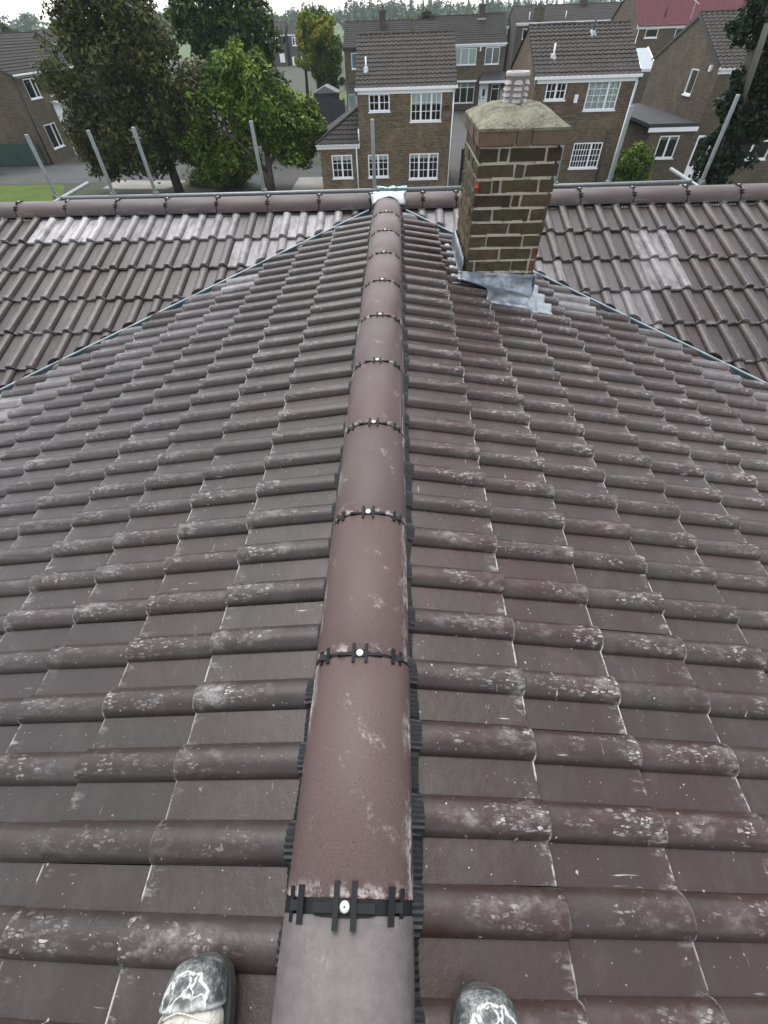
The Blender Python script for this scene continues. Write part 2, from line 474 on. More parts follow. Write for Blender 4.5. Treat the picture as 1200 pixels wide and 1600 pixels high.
def mat_flaunch():
    t = NT('lichened_flaunching'); v = t.coord()
    n = t.noise(v, 12, 6, 0.7); f = t.noise(v, 85, 4, 0.75)
    c = t.mix(t.step(n, 0.32, 0.68), (0.085, 0.081, 0.056), (0.215, 0.21, 0.15))
    c = t.mix(t.step(f, 0.52, 0.68), c, (0.31, 0.305, 0.235))
    c = t.mix(t.mul(t.step(t.noise(v, 30, 4, 0.7), 0.56, 0.68), 0.7), c, (0.06, 0.06, 0.04))
    t.set(c, 0.95, 0, 0.2); t.bump(t.math('ADD', n, f), 0.8, 0.012); return t.mat
FLAUNCH = mat_flaunch()
POT = simple('grey_clay_pot', (0.20, 0.185, 0.175), 0.75, 0, 0.3, 30, 0.3)
POTRIM = simple('bleached_pot_rim', (0.36, 0.335, 0.32), 0.7, 0, 0.2, 30, 0.2)
WHITE = simple('white_upvc', (0.76, 0.77, 0.77), 0.4, 0, 0.05, 6)
NET = simple('net_curtain', (0.74, 0.79, 0.77), 0.9, 0, 0.2, 12)
BLIND = simple('grey_blind', (0.33, 0.35, 0.34), 0.9, 0, 0.15, 3)
BLACKM = simple('black_fascia', (0.02, 0.02, 0.022), 0.5)
DARKIN = simple('dark_interior', (0.03, 0.028, 0.026), 0.9)
BW_A = mat_brickwork('multi_brown_brickwork', (0.080, 0.058, 0.036), (0.19, 0.138, 0.083), (0.26, 0.23, 0.175))
BW_B = mat_brickwork('dark_brown_brickwork', (0.074, 0.055, 0.036), (0.165, 0.121, 0.078), (0.23, 0.205, 0.16))
BW_C = mat_brickwork('buff_brown_brickwork', (0.070, 0.056, 0.039), (0.125, 0.099, 0.068), (0.19, 0.17, 0.13))
BW_D = mat_brickwork('dull_grey_brickwork', (0.066, 0.058, 0.048), (0.10, 0.085, 0.069), (0.11, 0.10, 0.088), 0.3)
RF_A = mat_roof('weathered_grey_tiles', (0.026, 0.0235, 0.0205), (0.044, 0.0395, 0.0345), (0.085, 0.078, 0.066))
RF_C = mat_roof('dark_slate_grey_tiles', (0.0165, 0.0152, 0.0142), (0.026, 0.0238, 0.0215), (0.038, 0.0345, 0.030))
RF_E = mat_roof('blackish_flat_roof', (0.035, 0.036, 0.04), (0.05, 0.052, 0.056), (0.065, 0.067, 0.07))
RF_F = mat_roof('faded_red_sheet_roof', (0.062, 0.015, 0.020), (0.078, 0.021, 0.026), (0.095, 0.035, 0.037))
BARK = simple('bark', (0.10, 0.085, 0.065), 0.95, 0, 0.45, 9, 0.6)
BARKD = simple('dark_bark', (0.030, 0.026, 0.020), 0.95, 0, 0.4, 9, 0.5)
STUMP = simple('lopped_grey_wood', (0.11, 0.105, 0.09), 0.9, 0, 0.35, 12, 0.5)
LF_BROWN = mat_leaf('olive_brown_leaves', (0.016, 0.022, 0.005), (0.062, 0.078, 0.018), (0.14, 0.138, 0.030))
LF_GREEN = mat_leaf('fresh_green_leaves', (0.020, 0.042, 0.006), (0.105, 0.180, 0.016), (0.26, 0.345, 0.030))
LF_DARK = mat_leaf('deep_green_leaves', (0.010, 0.024, 0.007), (0.050, 0.090, 0.018), (0.12, 0.18, 0.028))
LF_YEL = mat_leaf('yellow_green_leaves', (0.045, 0.085, 0.010), (0.22, 0.26, 0.022), (0.50, 0.38, 0.022))
LF_IVY = mat_leaf('ivy_leaves', (0.007, 0.015, 0.007), (0.020, 0.036, 0.016), (0.036, 0.056, 0.024), 0.35)
LF_FAR = mat_leaf('distant_leaves', (0.022, 0.045, 0.020), (0.045, 0.075, 0.030), (0.060, 0.085, 0.030))
LF_DULL = mat_leaf('dull_purple_brown_leaves', (0.030, 0.028, 0.018), (0.060, 0.055, 0.035), (0.085, 0.075, 0.040))

# ------------------------------------------------------------------ roof geometry (metres; near ridge runs along Y at x = 0, apex z = 0)
YF = 4.5831            # far ridge line
TL, TR, TF = 0.2169, 0.2324, 0.2902
ML, MR = TL / TF, TR / TF
ZA = -0.0794           # pan level of the slopes at the ridge line
G, GF = 0.272, 0.3552
STEP = 0.021
TW = 0.30
ROLL_W, ROLL_H = 0.038, 0.0275

def prof(u):
    u = u % TW
    h = 0.0
    for c in (0.110, 0.260):
        d = abs(u - c)
        if d < ROLL_W:
            k = d / ROLL_W
            h = ROLL_H * (1 - k ** 2.3) ** 0.62
    return h

class Slope:
    """kind: 'L' near-left, 'R' near-right, 'FL'/'FR' = far slope left / right of the near ridge"""
    def __init__(s, kind):
        s.kind = kind
        T = {'L': TL, 'R': TR}.get(kind, TF)
        s.T = T; s.c = 1 / math.sqrt(1 + T * T); s.s = T * s.c
        s.g = G if kind in 'LR' else GF
        s.first = {'L': 0.432, 'R': 0.4182}.get(kind, 0.11 + GF)
        if kind == 'L': s.Y = Vector((s.c, 0, s.s)); s.Z = Vector((-s.s, 0, s.c))
        elif kind == 'R': s.Y = Vector((-s.c, 0, s.s)); s.Z = Vector((s.s, 0, s.c))
        else: s.Y = Vector((0, s.c, s.s)); s.Z = Vector((0, -s.s, s.c))
        s.X = s.Y.cross(s.Z)
        # world coordinate along the ridge of a tile's u = 0 edge (rolls centred at u=.11/.26)
        s.u0 = {'L': 0.079 + 0.26, 'R': 0.131 - 0.11, 'FL': 0.025 - 0.11, 'FR': 0.0 - 0.11}[kind]
        s.sign = -1 if kind == 'L' else 1
    def point(s, d, a, w=0.0):      # d down the slope, a along the ridge (world), w along the normal
        base = Vector((0, a, ZA)) if s.kind in 'LR' else Vector((a, YF, ZA))
        return base - s.Y * d + s.Z * w
    def u(s, a): return (a - s.u0) * s.sign
    def wtop(s, d):                 # pan height above the reference plane
        k = (d - s.first) / s.g
        if d <= s.first: return STEP * max(0.0, 1 + k)
        f = k - math.floor(k)
        return STEP * f
    def top(s, d, a): return s.point(d, a, s.wtop(d) + prof(s.u(a)))
    def h(s, d, a): return s.wtop(d) + prof(s.u(a))
SL = {k: Slope(k) for k in ('L', 'R', 'FL', 'FR')}

def tile_mesh(gauge, length, nm):
    us = [0.0]
    for c in (0.110, 0.260):
        us.append(c - ROLL_W)
        for k in range(-4, 5): us.append(c + ROLL_W * 0.985 * math.sin(k / 4 * math.pi / 2))
        us.append(c + ROLL_W)
    us = sorted(set(round(x, 5) for x in us if x <= 0.2985)) + [0.2985]
    kk = STEP / gauge
    thick = 0.0165
    rows = []
    for y, dz in ((0.0, -0.004), (0.0035, 0.0), (length, 0.0)):
        rows.append([(x, y, STEP - kk * y + prof(x) + dz) for x in us])
    bot = [[(x, y, STEP - kk * y + prof(x) * 0.93 - thick) for x in us] for y in (0.0, length)]
    m = MB()
    n = len(us)
    allr = rows + bot[::-1]           # nose-top ... head-top, head-bottom, nose-bottom
    for r in allr: m.v += r
    N = len(allr)
    for i in range(N):
        a, b = i * n, ((i + 1) % N) * n
        for j in range(n - 1): m.f.append((a + j, a + j + 1, b + j + 1, b + j)); m.m.append(0)
    m.f.append(tuple(i * n for i in range(N))); m.m.append(0)
    m.f.append(tuple(i * n + n - 1 for i in range(N))[::-1]); m.m.append(0)
    me = m.mesh(nm, TILE)
    bm = bmesh.new(); bm.from_mesh(me); bmesh.ops.recalc_face_normals(bm, faces=bm.faces)
    for f in bm.faces: f.smooth = True
    for e in bm.edges:
        if len(e.link_faces) == 2 and e.calc_face_angle(0) > R(38): e.smooth = False
    bm.to_mesh(me); bm.free()
    return me

TM_N = tile_mesh(G, 0.352, 'roof_tile')
TM_T = tile_mesh(G, 0.418, 'roof_tile')      # top course reaches up under the ridge
TM_F = tile_mesh(GF, 0.418, 'roof_tile')

house = empty('house', (0.0, 2.0, -6.0), 'brown tiled house roof with two crossing ridges and a brick chimney, seen from on top', 'house')
HW = Vector(house['_w'])

def deck(kind, pts):
    m = MB(); m.add(pts, [tuple(range(len(pts)))])
    o = m.build('roof_slope', FELT, house)
    return o
# underlay decks, 5 cm under the pans
def dz(T, d): return ZA - 0.045 - T * d
XE = 4.75; YN = -1.35; XF = 6.6; YB = 7.55
tL = XE; yL = YF - ML * XE; yR = YF - MR * XE
decks = {
 'L': deck('L', [(0, YN, dz(TL, 0)), (0, YF, dz(TL, 0)), (-XE, yL, dz(TL, XE)), (-XE, YN, dz(TL, XE))]),
 'R': deck('R', [(0, YN, dz(TR, 0)), (XE, YN, dz(TR, XE)), (XE, yR, dz(TR, XE)), (0, YF, dz(TR, 0))]),
}
ye = YF - 3.35
decks['FL'] = deck('FL', [(0, YF, dz(TF, 0)), (-XF, YF, dz(TF, 0)), (-XF, ye, dz(TF, 3.35)), (-(YF - ye) / ML, ye, dz(TF, 3.35))])
decks['FR'] = deck('FR', [(0, YF, dz(TF, 0)), ((YF - ye) / MR, ye, dz(TF, 3.35)), (XF, ye, dz(TF, 3.35)), (XF, YF, dz(TF, 0))])
rear = MB(); rear.quad((-XF, YF, ZA - .045), (XF, YF, ZA - .045), (XF, YB, ZA - .045 - TF * (YB - YF)), (-XF, YB, ZA - .045 - TF * (YB - YF)))
rear_o = rear.build('roof_slope', RF_C, house)
# walls below
wl = MB()
wl.box(-XF + .3, XF - .3, ye + .3, YB - .25, -6.0, -1.25)
wl.box(-XE + .3, XE - .3, YN + .3, ye + .3 - .002, -6.0, -1.25)
wl.add([(-XE + .3, YN + .3, -1.25), (XE - .3, YN + .3, -1.25), (0, YN + .3, -.16)], [(0, 1, 2)])
wl.build('wall', BW_A, house)

CH = dict(x0=0.525, x1=0.985, y0=3.118, y1=3.80)

tiles = []            # (slope kind, course, index, matrix, mesh, cut?)
def in_frame(ps, mx=25):
    best = False; xs = []; ys = []
    for p in ps:
        q = project(p)
        if q is None: continue
        xs.append(q[0]); ys.append(q[1])
    if not xs: return 0
    if max(xs) < -mx or min(xs) > 1200 + mx or max(ys) < -mx or min(ys) > 1600 + mx: return 0
    w = min(1200, max(xs)) - max(0, min(xs)); h = min(1600, max(ys)) - max(0, min(ys))
    return max(0, w) * max(0, h)

def tile_colour(kind, ci, cx, cy):
    bloom = 0.0
    red = {'L': 0.12, 'R': 0.8}.get(kind, 0.25) + random.uniform(-0.2, 0.2)
    wear = {'L': 0.9, 'R': 1.1}.get(kind, 0.5) * random.uniform(0.55, 1.15)
    if kind == 'FL':
        if ci == 0 and -3.0 < cx < -0.4: bloom = random.choice([0.1, 0.65, 0.9, 0.45])
        elif ci == 1 and -2.3 < cx < -0.6: bloom = random.choice([0.05, 0.5, 0.65])
        else: bloom = random.choice([0, 0, 0.05])
    elif kind == 'FR':
        if (ci, round((cx - 2.2) / 0.35)) in ((1, 0), (2, 0), (3, -1)): bloom = random.uniform(.25, .5)
        elif ci == 0 and cx < 1.2: bloom = 0.4
        elif ci >= 2 and cx < 1.9: bloom = random.choice([0.1, 0.35])
    elif kind == 'L':
        far = YF - ML * abs(cx) - cy
        if far < 0.55 and cx < -0.9: bloom = random.choice([0.0, 0.1, 0.25, 0.5])
        elif far < 1.2 and cx < -1.0: bloom = random.choice([0, 0.0, 0.15])
    elif kind == 'R':
        far = YF - MR * abs(cx) - cy
        if far < 0.5: bloom = random.choice([0, 0.2, 0.5])
    return (bloom, max(0, min(1, red)), wear, 1)

def cut_mesh(me, mat, planes):
    bm = bmesh.new(); bm.from_mesh(me)
    inv = mat.inverted()
    changed = False
    for p, n in planes:
        lp = inv @ Vector(p); ln = (inv.to_3x3() @ Vector(n)).normalized()
        ds = [(v.co - lp).dot(ln) for v in bm.verts]
        if not ds: break
        if max(ds) <= 0: continue
        if min(ds) >= 0: bm.free(); return None
        changed = True
        bmesh.ops.bisect_plane(bm, geom=bm.verts[:] + bm.edges[:] + bm.faces[:], plane_co=lp, plane_no=ln, clear_outer=True)
        be = [e for e in bm.edges if e.is_boundary]
        if be:
            r = bmesh.ops.holes_fill(bm, edges=be, sides=0)
            for f in r['faces']:
                f.smooth = False
                for e in f.edges: e.smooth = False
    if not changed: bm.free(); return me
    if len(bm.faces) < 4: bm.free(); return None
    nm = bpy.data.meshes.new('roof_tile'); nm.materials.append(TILE)
    bm.to_mesh(nm); bm.free()
    return nm

def lay(kind, ncourse, a_lo, a_hi, valley):
    S = SL[kind]
    i0 = math.floor((a_lo - S.u0) / TW) - 1; i1 = math.ceil((a_hi - S.u0) / TW) + 1
    for ci in range(ncourse):
        d = S.first + S.g * ci
        for i in range(i0, i1 + 1):
            a = S.u0 + i * TW
            amid = a + S.sign * TW / 2
            if amid < a_lo or amid > a_hi: continue
            org = S.point(d, a)
            me = TM_F if kind[0] == 'F' else (TM_T if ci == 0 else TM_N)
            j = Matrix.Rotation(random.gauss(0, 0.0035), 4, 'Z') @ Matrix.Rotation(random.gauss(0, 0.002), 4, 'X')
            mt = Matrix((S.X, S.Y, S.Z)).transposed().to_4x4(); mt.translation = org
            mt = mt @ j
            mt.translation += S.Z * random.uniform(-0.0005, 0.0014) + S.X * random.gauss(0, 0.0009) + S.Y * random.gauss(0, 0.0022)
            me2 = cut_mesh(me, mt, valley(kind))
            if me2 is None: continue
            cs = [mt @ Vector((x, y, 0.02)) for x in (0, TW) for y in (0, S.g)]
            c = sum(cs, Vector()) / 4
            if kind == 'R' and all(CH['x0'] < q.x < CH['x1'] and CH['y0'] < q.y < CH['y1'] for q in cs): continue
            tiles.append((kind, ci, mt, me2, c, in_frame(cs)))

def valley(kind):
    out = []
    for sx, m in ((-1, ML), (1, MR)):
        # vertical plane through the valley, y = YF - m|x|
        n = Vector((-sx * m, -1, 0)).normalized() * -1      # points to larger y / larger |x|
        p0 = Vector((0, YF, 0))
        if kind in ('L', 'R'):
            if (kind == 'L') == (sx < 0): out.append((p0 - n * 0.062, n))
        else:
            if (kind == 'FL') == (sx < 0): out.append((p0 + n * 0.014, -n))
    if kind == 'L': out.append(((0.0, 0, 0), (1, 0, 0)))
    if kind == 'R': out.append(((0.0, 0, 0), (-1, 0, 0)))
    return out
lay('L', 16, YN, YF, valley)
lay('R', 16, YN, YF, valley)
lay('FL', 9, -XF, 0.0, valley)
lay('FR', 9, 0.0, XF, valley)
tiles.sort(key=lambda t: -t[5])
vis = [t for t in tiles if t[5] > 60]
print('TILES', len(tiles), 'in frame', len(vis))
single = vis[:300]
rest = vis[300:] + [t for t in tiles if t[5] <= 60]
for kind, ci, mt, me, c, ar in single:
    o = bpy.data.objects.new('roof_tile', me)
    col.objects.link(o)
    o.parent = decks[kind]
    o.matrix_local = Matrix.Translation(-HW) @ mt
    o.color = tile_colour(kind, ci, c.x, c.y)
for kd in ('L', 'R', 'FL', 'FR'):
    sub = [t for t in rest if t[0] == kd]
    if not sub: continue
    bm = bmesh.new()
    for kind, ci, mt, me, c, ar in sub:
        tmp = me.copy(); tmp.transform(Matrix.Translation(-HW) @ mt); bm.from_mesh(tmp); bpy.data.meshes.remove(tmp)
    nm = bpy.data.meshes.new('outer_roof_tiles'); bm.to_mesh(nm); bm.free(); nm.materials.clear(); nm.materials.append(TILE)
    o = bpy.data.objects.new('outer_roof_tiles', nm); col.objects.link(o); o.parent = decks[kd]; o['kind'] = 'stuff'
    o.color = (0.05, 0.3, 0.0, 1)

# ---- ridge tiles (half-round, apex z = 0), black union clips, screws
RA, RH = 0.119, 0.088
def arc(x):      # height of the ridge tile's outer face below the apex
    t = min(1.0, abs(x) / RA)
    return -RH * (1 - math.sqrt(max(0.0, 1 - t ** 2.15)))
def ridge_mesh(L, nm='ridge_tile', flat=False):
    arc = (lambda x: -0.007 - 0.083 * (1 - max(0.0, 1 - (min(1.0, abs(x) / RA)) ** 3.6) ** 0.5)) if flat else globals()['arc']
    xs = [RA * math.sin(math.pi / 2 * k / 12) for k in range(-12, 13)]
    m = MB(); th = 0.014
    out = [[(x, y, arc(x) - dz_) for x in xs] for y, dz_ in ((0.0, 0.003), (0.004, 0.0), (L - .004, 0.0), (L, 0.003))]
    inn = [[(x * (1 - th / RA), y, arc(x) - th * (1 - 0.7 * abs(x) / RA)) for x in xs] for y in (L, 0.0)]
    allr = out + inn; n = len(xs); N = len(allr)
    for r in allr: m.v += r
    for i in range(N):
        a, b = i * n, ((i + 1) % N) * n
        for j in range(n - 1): m.f.append((a + j, a + j + 1, b + j + 1, b + j)); m.m.append(0)
    m.f.append(tuple(i * n for i in range(N))); m.m.append(0)
    m.f.append(tuple(i * n + n - 1 for i in range(N))[::-1]); m.m.append(0)
    me = m.mesh(nm, RIDGE)
    bm = bmesh.new(); bm.from_mesh(me); bmesh.ops.recalc_face_normals(bm, faces=bm.faces)
    for f in bm.faces: f.smooth = True
    for e in bm.edges:
        if len(e.link_faces) == 2 and e.calc_face_angle(0) > R(38): e.smooth = False
    bm.to_mesh(me); bm.free()
    return me
RM = ridge_mesh(0.440)
RM_cache = {}
def put(name, me, mt, parent, colour=None, off=HW):
    o = bpy.data.objects.new(name, me); col.objects.link(o); o.parent = parent
    o.matrix_local = Matrix.Translation(-Vector(off)) @ mt
    if colour: o.color = colour
    return o
def clip_meshes(gap):
    # curved band in the joint plus centre and side H tabs, origin at the joint's apex, joint runs along local x
    m = MB()
    xs = [RA * 0.985 * math.sin(math.pi / 2 * k / 10) for k in range(-10, 11)]
    hw = gap / 2 + 0.004
    m.grid([[(x, y, arc(x) + z) for x in xs] for y, z in ((-hw, -0.012), (-hw + .001, -0.004), (hw - .001, -0.004), (hw, -0.012))], flip=True)
    m.box(-0.055, -0.016, -hw * .55, hw * .35, -0.010, 0.0005); m.box(0.016, 0.052, -hw * .55, hw * .35, -0.010, 0.0005)
    kq = 1.0 if gap > .015 else 0.72
    def tab(x, l0, l1, w, tilt=0.0):
        l0, l1, w = l0 * kq, l1 * kq, w * kq
        z = arc(x); s = (arc(x + .004) - arc(x - .004)) / .008
        v = []
        for y in (l0, l1):
            for dx in (-w / 2, w / 2):
                for dzz in (-0.001, 0.0052):
                    v.append((x + dx + tilt * y, y, z + s * (dx + tilt * y) + dzz))
        m.add(v, [(0, 1, 3, 2), (4, 6, 7, 5), (0, 4, 5, 1), (2, 3, 7, 6), (1, 5, 7, 3), (0, 2, 6, 4)])
    for sx in (-1, 1): tab(sx * 0.0155, -0.030, 0.034, 0.0095)
    m.box(-0.012, 0.012, -0.008, 0.010, -0.003, 0.0030)
    for sx in (-1, 1):
        tab(sx * 0.080, -0.024, 0.028, 0.0115, sx * 0.05)
        tab(sx * 0.098, -0.022, 0.026, 0.0075, sx * 0.08)
        z = arc(0.089)
        m.box(sx * 0.089 - 0.010, sx * 0.089 + 0.010, -0.007, 0.007, z - 0.008, z + 0.003)
    return m.mesh('ridge_clip', PLASTIC)
CLIP_W, CLIP = clip_meshes(0.022), clip_meshes(0.008)
def screw_mesh():
    m = MB(); n = 20
    for r, z in ((0.0, 0.0072), (0.0045, 0.0072), (0.0098, 0.0062), (0.0105, 0.003)):
        pass
    rings = [(0.0025, 0.0085), (0.0068, 0.0077), (0.0085, 0.0060), (0.0085, 0.002)]
    m.add([(r * math.cos(2 * math.pi * k / n), r * math.sin(2 * math.pi * k / n), z) for r, z in rings for k in range(n)],
          [(i * n + k, (i + 1) * n + k, (i + 1) * n + (k + 1) % n, i * n + (k + 1) % n) for i in range(len(rings) - 1) for k in range(n)])
    m.add([(0.0024 * math.cos(2 * math.pi * k / 4), 0.0024 * math.sin(2 * math.pi * k / 4), 0.0087) for k in range(4)], [(0, 1, 2, 3)], 1)
    m.add([(0.0024 * math.cos(2 * math.pi * k / n), 0.0024 * math.sin(2 * math.pi * k / n), 0.0083) for k in range(n)], [tuple(range(n))], 0)
    return m.mesh('screw', [SCREW, SOCKET])
SCR = screw_mesh()
Y0 = -0.0148
def near_mt(y, yaw=0.0, rollx=0.0):
    return Matrix.Translation((0, y, 0)) @ Matrix.Rotation(yaw, 4, 'Z') @ Matrix.Rotation(rollx, 4, 'Y')
def add_clip(mt, wide=False, tilt=0.0):
    c = put('ridge_clip', CLIP_W if wide else CLIP, mt, house)
    put('screw', SCR, Matrix.Rotation(random.uniform(0, 3), 4, 'Z'), c, off=(0, 0, 0))
joints = [Y0 + 0.45 * k for k in range(-2, 10)]
for k, y in enumerate(joints):
    gap = 0.022 if k == 2 else 0.009
    nxt = joints[k + 1] if k + 1 < len(joints) else 4.50
    ngap = 0.022 if k + 1 == 2 else 0.009
    L = nxt - y - gap / 2 - ngap / 2
    me = RM_cache.setdefault(round(L, 3), None) or ridge_mesh(L)
    if k <= 1: me = ridge_mesh(L, flat=True)
    else: RM_cache[round(L, 3)] = me
    mt = near_mt(y + gap / 2, random.gauss(0, 0.002), random.gauss(0, 0.008))
    put('ridge_tile', me, mt, house, (0.85 if k == 1 else random.choice([0, 0.05, 0.25 if k > 3 else 0.0]), 1.0 if k != 1 else .35, 0.5 if k == 1 else 0, 1))
    add_clip(near_mt(y), k == 2)
xs_far = [-0.5926 + 0.45 * j for j in range(-13, 2)]
far_joints = xs_far + [0.307, 0.5926] + [1.203 + 0.4435 * j for j in range(0, 13)]
far_mt = lambda x: Matrix.Translation((x, YF, 0)) @ Matrix.Rotation(-math.pi / 2, 4, 'Z')
for k, x in enumerate(far_joints[:-1]):
    nx = far_joints[k + 1]
    L = nx - x - 0.009
    me = RM_cache.get(round(L, 3)) or ridge_mesh(L); RM_cache[round(L, 3)] = me
    mt = Matrix.Translation((x + .0045, YF, random.gauss(0, 0.002))) @ Matrix.Rotation(-math.pi / 2 + random.gauss(0, .003), 4, 'Z')
    put('ridge_tile', me, mt, house, (random.uniform(0.25, 0.6), .18, 0, 1))
    if abs(x) > 0.12 or True: add_clip(far_mt(x))

# ---- pleated black vent comb either side of the near ridge, and under the far ridge
def comb(kind, x_in, x_out, a0, a1, pitch=0.0105):
    S = SL[kind]; m = MB(); rows = []
    n = int((a1 - a0) / pitch * 2)
    for i in range(n + 1):
        a = a0 + i * pitch / 2
        z = 0.0026 if i % 2 else -0.0016
        wob = 0.006 * math.sin(a * 7.1) + 0.004 * math.sin(a * 23.0) + random.gauss(0, 0.0004)
        row = []
        for t in (0.0, 0.45, 1.0):
            d = x_in + (x_out + wob - x_in) * t
            hh = S.h(d, a)
            row.append(S.point(d, a + random.gauss(0, .0002), hh * (0.35 + 0.6 * t) + 0.016 * (1 - t) + 0.004 + z))
        rows.append(row)
    m.grid(rows, flip=(kind == 'R'))
    o = m.build('vent_comb', COMB, house)
    return o
comb('R', 0.095, 0.137, YN, 4.40)
comb('L', 0.095, 0.125, YN, 4.40)
comb('FL', 0.09, 0.135, -XF, -0.2, 0.02)
comb('FR', 0.09, 0.135, 0.2, XF, 0.02)

# ---- valley troughs: teal channel, upstand with a pale bead
for sx, T, m_ in ((-1, TL, ML), (1, TR, MR)):
    m = MB(); n = Vector((sx * m_, 1, 0)).normalized()
    def vp(t, off, z): return Vector((sx * t, YF - m_ * t, -0.079 - T * t)) + n * off + Vector((0, 0, z))
    rowsA = []
    for k in range(0, 26):
        t = 0.16 + k * 0.17
        w = 0.0015 * math.sin(k * 1.7)
        rowsA.append([vp(t, -0.11, -0.012), vp(t, -0.045, -0.014), vp(t, -0.020 + w, -0.020), vp(t, -0.008 + w, 0.020), vp(t, -0.007 + w, 0.026), vp(t, 0.004 + w, 0.027), vp(t, 0.006 + w, 0.018), vp(t, 0.012, -0.03), vp(t, 0.10, -0.03)])
    m.grid(rowsA, flip=(sx < 0))
    for i, f in enumerate(m.f):
        if i % 8 in (3, 4, 5): m.m[i] = 1
    m.build('valley_trough', [GRP, GRPEDGE], house)

# ---- lead saddle where the ridges meet
m = MB(); rows = []
for i in range(25):
    a = -1.15 + 2.45 * i / 24                      # angle round the far ridge, negative = towards the camera
    row = []
    for j in range(13):
        x = -0.128 + 0.285 * j / 12
        yy = (RA + .006) * math.sin(max(-1.35, min(1.35, a)))
        z = arc(yy * RA / (RA + .006)) + 0.007
        wig = 0.004 * math.sin(x * 40 + i) + random.gauss(0, 0.0008)
        if a < -0.75:     # front skirt flares out and dips
            yy -= (-(a + .75)) * 0.05; z -= (-(a + .75)) * 0.02
        if abs(x - 0.0) < RA and a < 0:
            z = max(z, arc(x) + 0.006)
        row.append((x + (0.012 * math.sin(a * 3) if j in (0, 12) else 0), YF + yy, z + wig))
    rows.append(row)
m.grid(rows, flip=False)
sad = m.build('lead_saddle', None, house, smooth=True)
LEADW = simple('bright_new_lead', (0.27, 0.30, 0.31), 0.45, 0.25, 0.12, 14, 0.4)
sad.data.materials.clear(); sad.data.materials.append(LEADW)
sm = sad.modifiers.new('t', 'SOLIDIFY'); sm.thickness = 0.003

# ------------------------------------------------------------------ chimney
chim = bpy.data.objects.new('chimney_stack', None); col.objects.link(chim); chim.parent = house
chim['_w'] = tuple(HW)
x0, x1, y0, y1 = CH['x0'], CH['x1'], CH['y0'], CH['y1']
CO = 0.0715; NC = 11; zb = -0.192
core = MB(); core.box(x0 + .027, x1 - .010, y0 + .006, y1 - .006, -0.75, zb + CO * NC)
core.build('mortar_core', MORTAR, chim)
def brick_obj(ax, ay, az, lx, ly, lz, colour=(0, 0, 0, 1)):
    m = MB(); e = 0.004
    pts = []
    for z, k in ((0, e), (e, 0), (lz - e, 0), (lz, e)):
        for (px, py) in ((k, k), (lx - k, k), (lx - k, ly - k), (k, ly - k)):
            pts.append((px + random.gauss(0, .0022), py + random.gauss(0, .0022), z + random.gauss(0, .0018)))
    fs = [(0, 3, 2, 1), (12, 13, 14, 15)]
    for i in range(3):
        for k in range(4): fs.append((i * 4 + k, i * 4 + (k + 1) % 4, (i + 1) * 4 + (k + 1) % 4, (i + 1) * 4 + k))
    m.add(pts, fs)
    me = m.mesh('brick', BRICK)
    return put('brick', me, Matrix.Translation((ax, ay, az)), chim, colour)
# cutting pattern of the front face, course by course from the bottom (fractions of the width, measured off the brick lengths)
front = [[.44, .40, .07], [.10, .48, .20, .07], [.42, .40, .07], [.22, .46, .22], [.46, .42], [.24, .44, .20], [.46, .08, .36], [.20, .08, .46, .18], [.46, .10, .40], [.24, .10, .44, .18], [.40, .14, .40]]
assert len(front) == NC
for c in range(NC):
    top = c == NC - 1
    zc = zb + CO * c
    h = CO - 0.0125
    fl = 0.0024 * c
    xo, xi = x0 + 0.001 * c - (0.016 if top else 0) + .012, x1 + fl + (0.016 if top else 0) - .004
    yo, yi = y0 - (0.016 if top else 0), y1 + (0.016 if top else 0)
    if top: h = CO + 0.004
    W = xi - xo
    fr = front[c]; gap = 0.0135; tot = sum(fr); avail = W - gap * (len(fr) - 1)
    x = xo
    for k, f in enumerate(fr):
        l = avail * f / tot
        colr = (0.0, 0.0, random.uniform(.2, .85) if c >= 6 else random.uniform(0, .45), 1)
        if top: colr = (0.8, 0.10 if k == 0 else 0.0, 0, 1)
        if c <= 2 and k == len(fr) - 1: colr = (0, 0.4, 0.2, 1)
        brick_obj(x, yo + random.gauss(0, .0015), zc + (0.0 if top else .0), l, 0.100, h, colr)
        x += l + gap
    # back face
    x = xo
    for f in (.48, .48):
        brick_obj(x, yi - .1, zc, W * f, .1, h, (0.5 if top else 0, 0, 0, 1)); x += W * .5
    # side faces
    for sx in (0, 1):
        y = yo + .1 + gap
        rng_ = [.5, .5] if c % 2 else [.22, .46, .32]
        av = (yi - .1 - gap) - y - gap * (len(rng_) - 1)
        for f in rng_:
            l = av * f / sum(rng_)
            brick_obj(xo if sx == 0 else xi - .1, y, zc, .1, l, h, (0.6 if top else 0, 0, 0, 1)); y += l + gap
# bed mortar smeared proud in places
mm = MB()
for c in range(1, NC):
    zc = zb + CO * c
    for _ in range(4):
        ax = random.uniform(x0 + .03, x1 - .09); w = random.uniform(.04, .11)
        yy = y0 - random.uniform(.001, .004)
        mm.box(ax, ax + w, yy, y0 + .02, zc - .011, zc + random.uniform(.0, .004))
mm.build('mortar_pointing', MORTAR, chim, kind='stuff')
# orange wall plug rag on the left arris
m = MB(); m.tube([(x0 + .03, y0 - .004, zb + CO * 7.8), (x0 + .026, y0 - .012, zb + CO * 7.45), (x0 + .032, y0 - .004, zb + CO * 7.1)], [.010, .014, .008], 8)
m.build('orange_clay_patch', simple('orange_clay', (0.25, 0.05, 0.025), 0.9, 0, 0.4, 60, 0.5), chim)
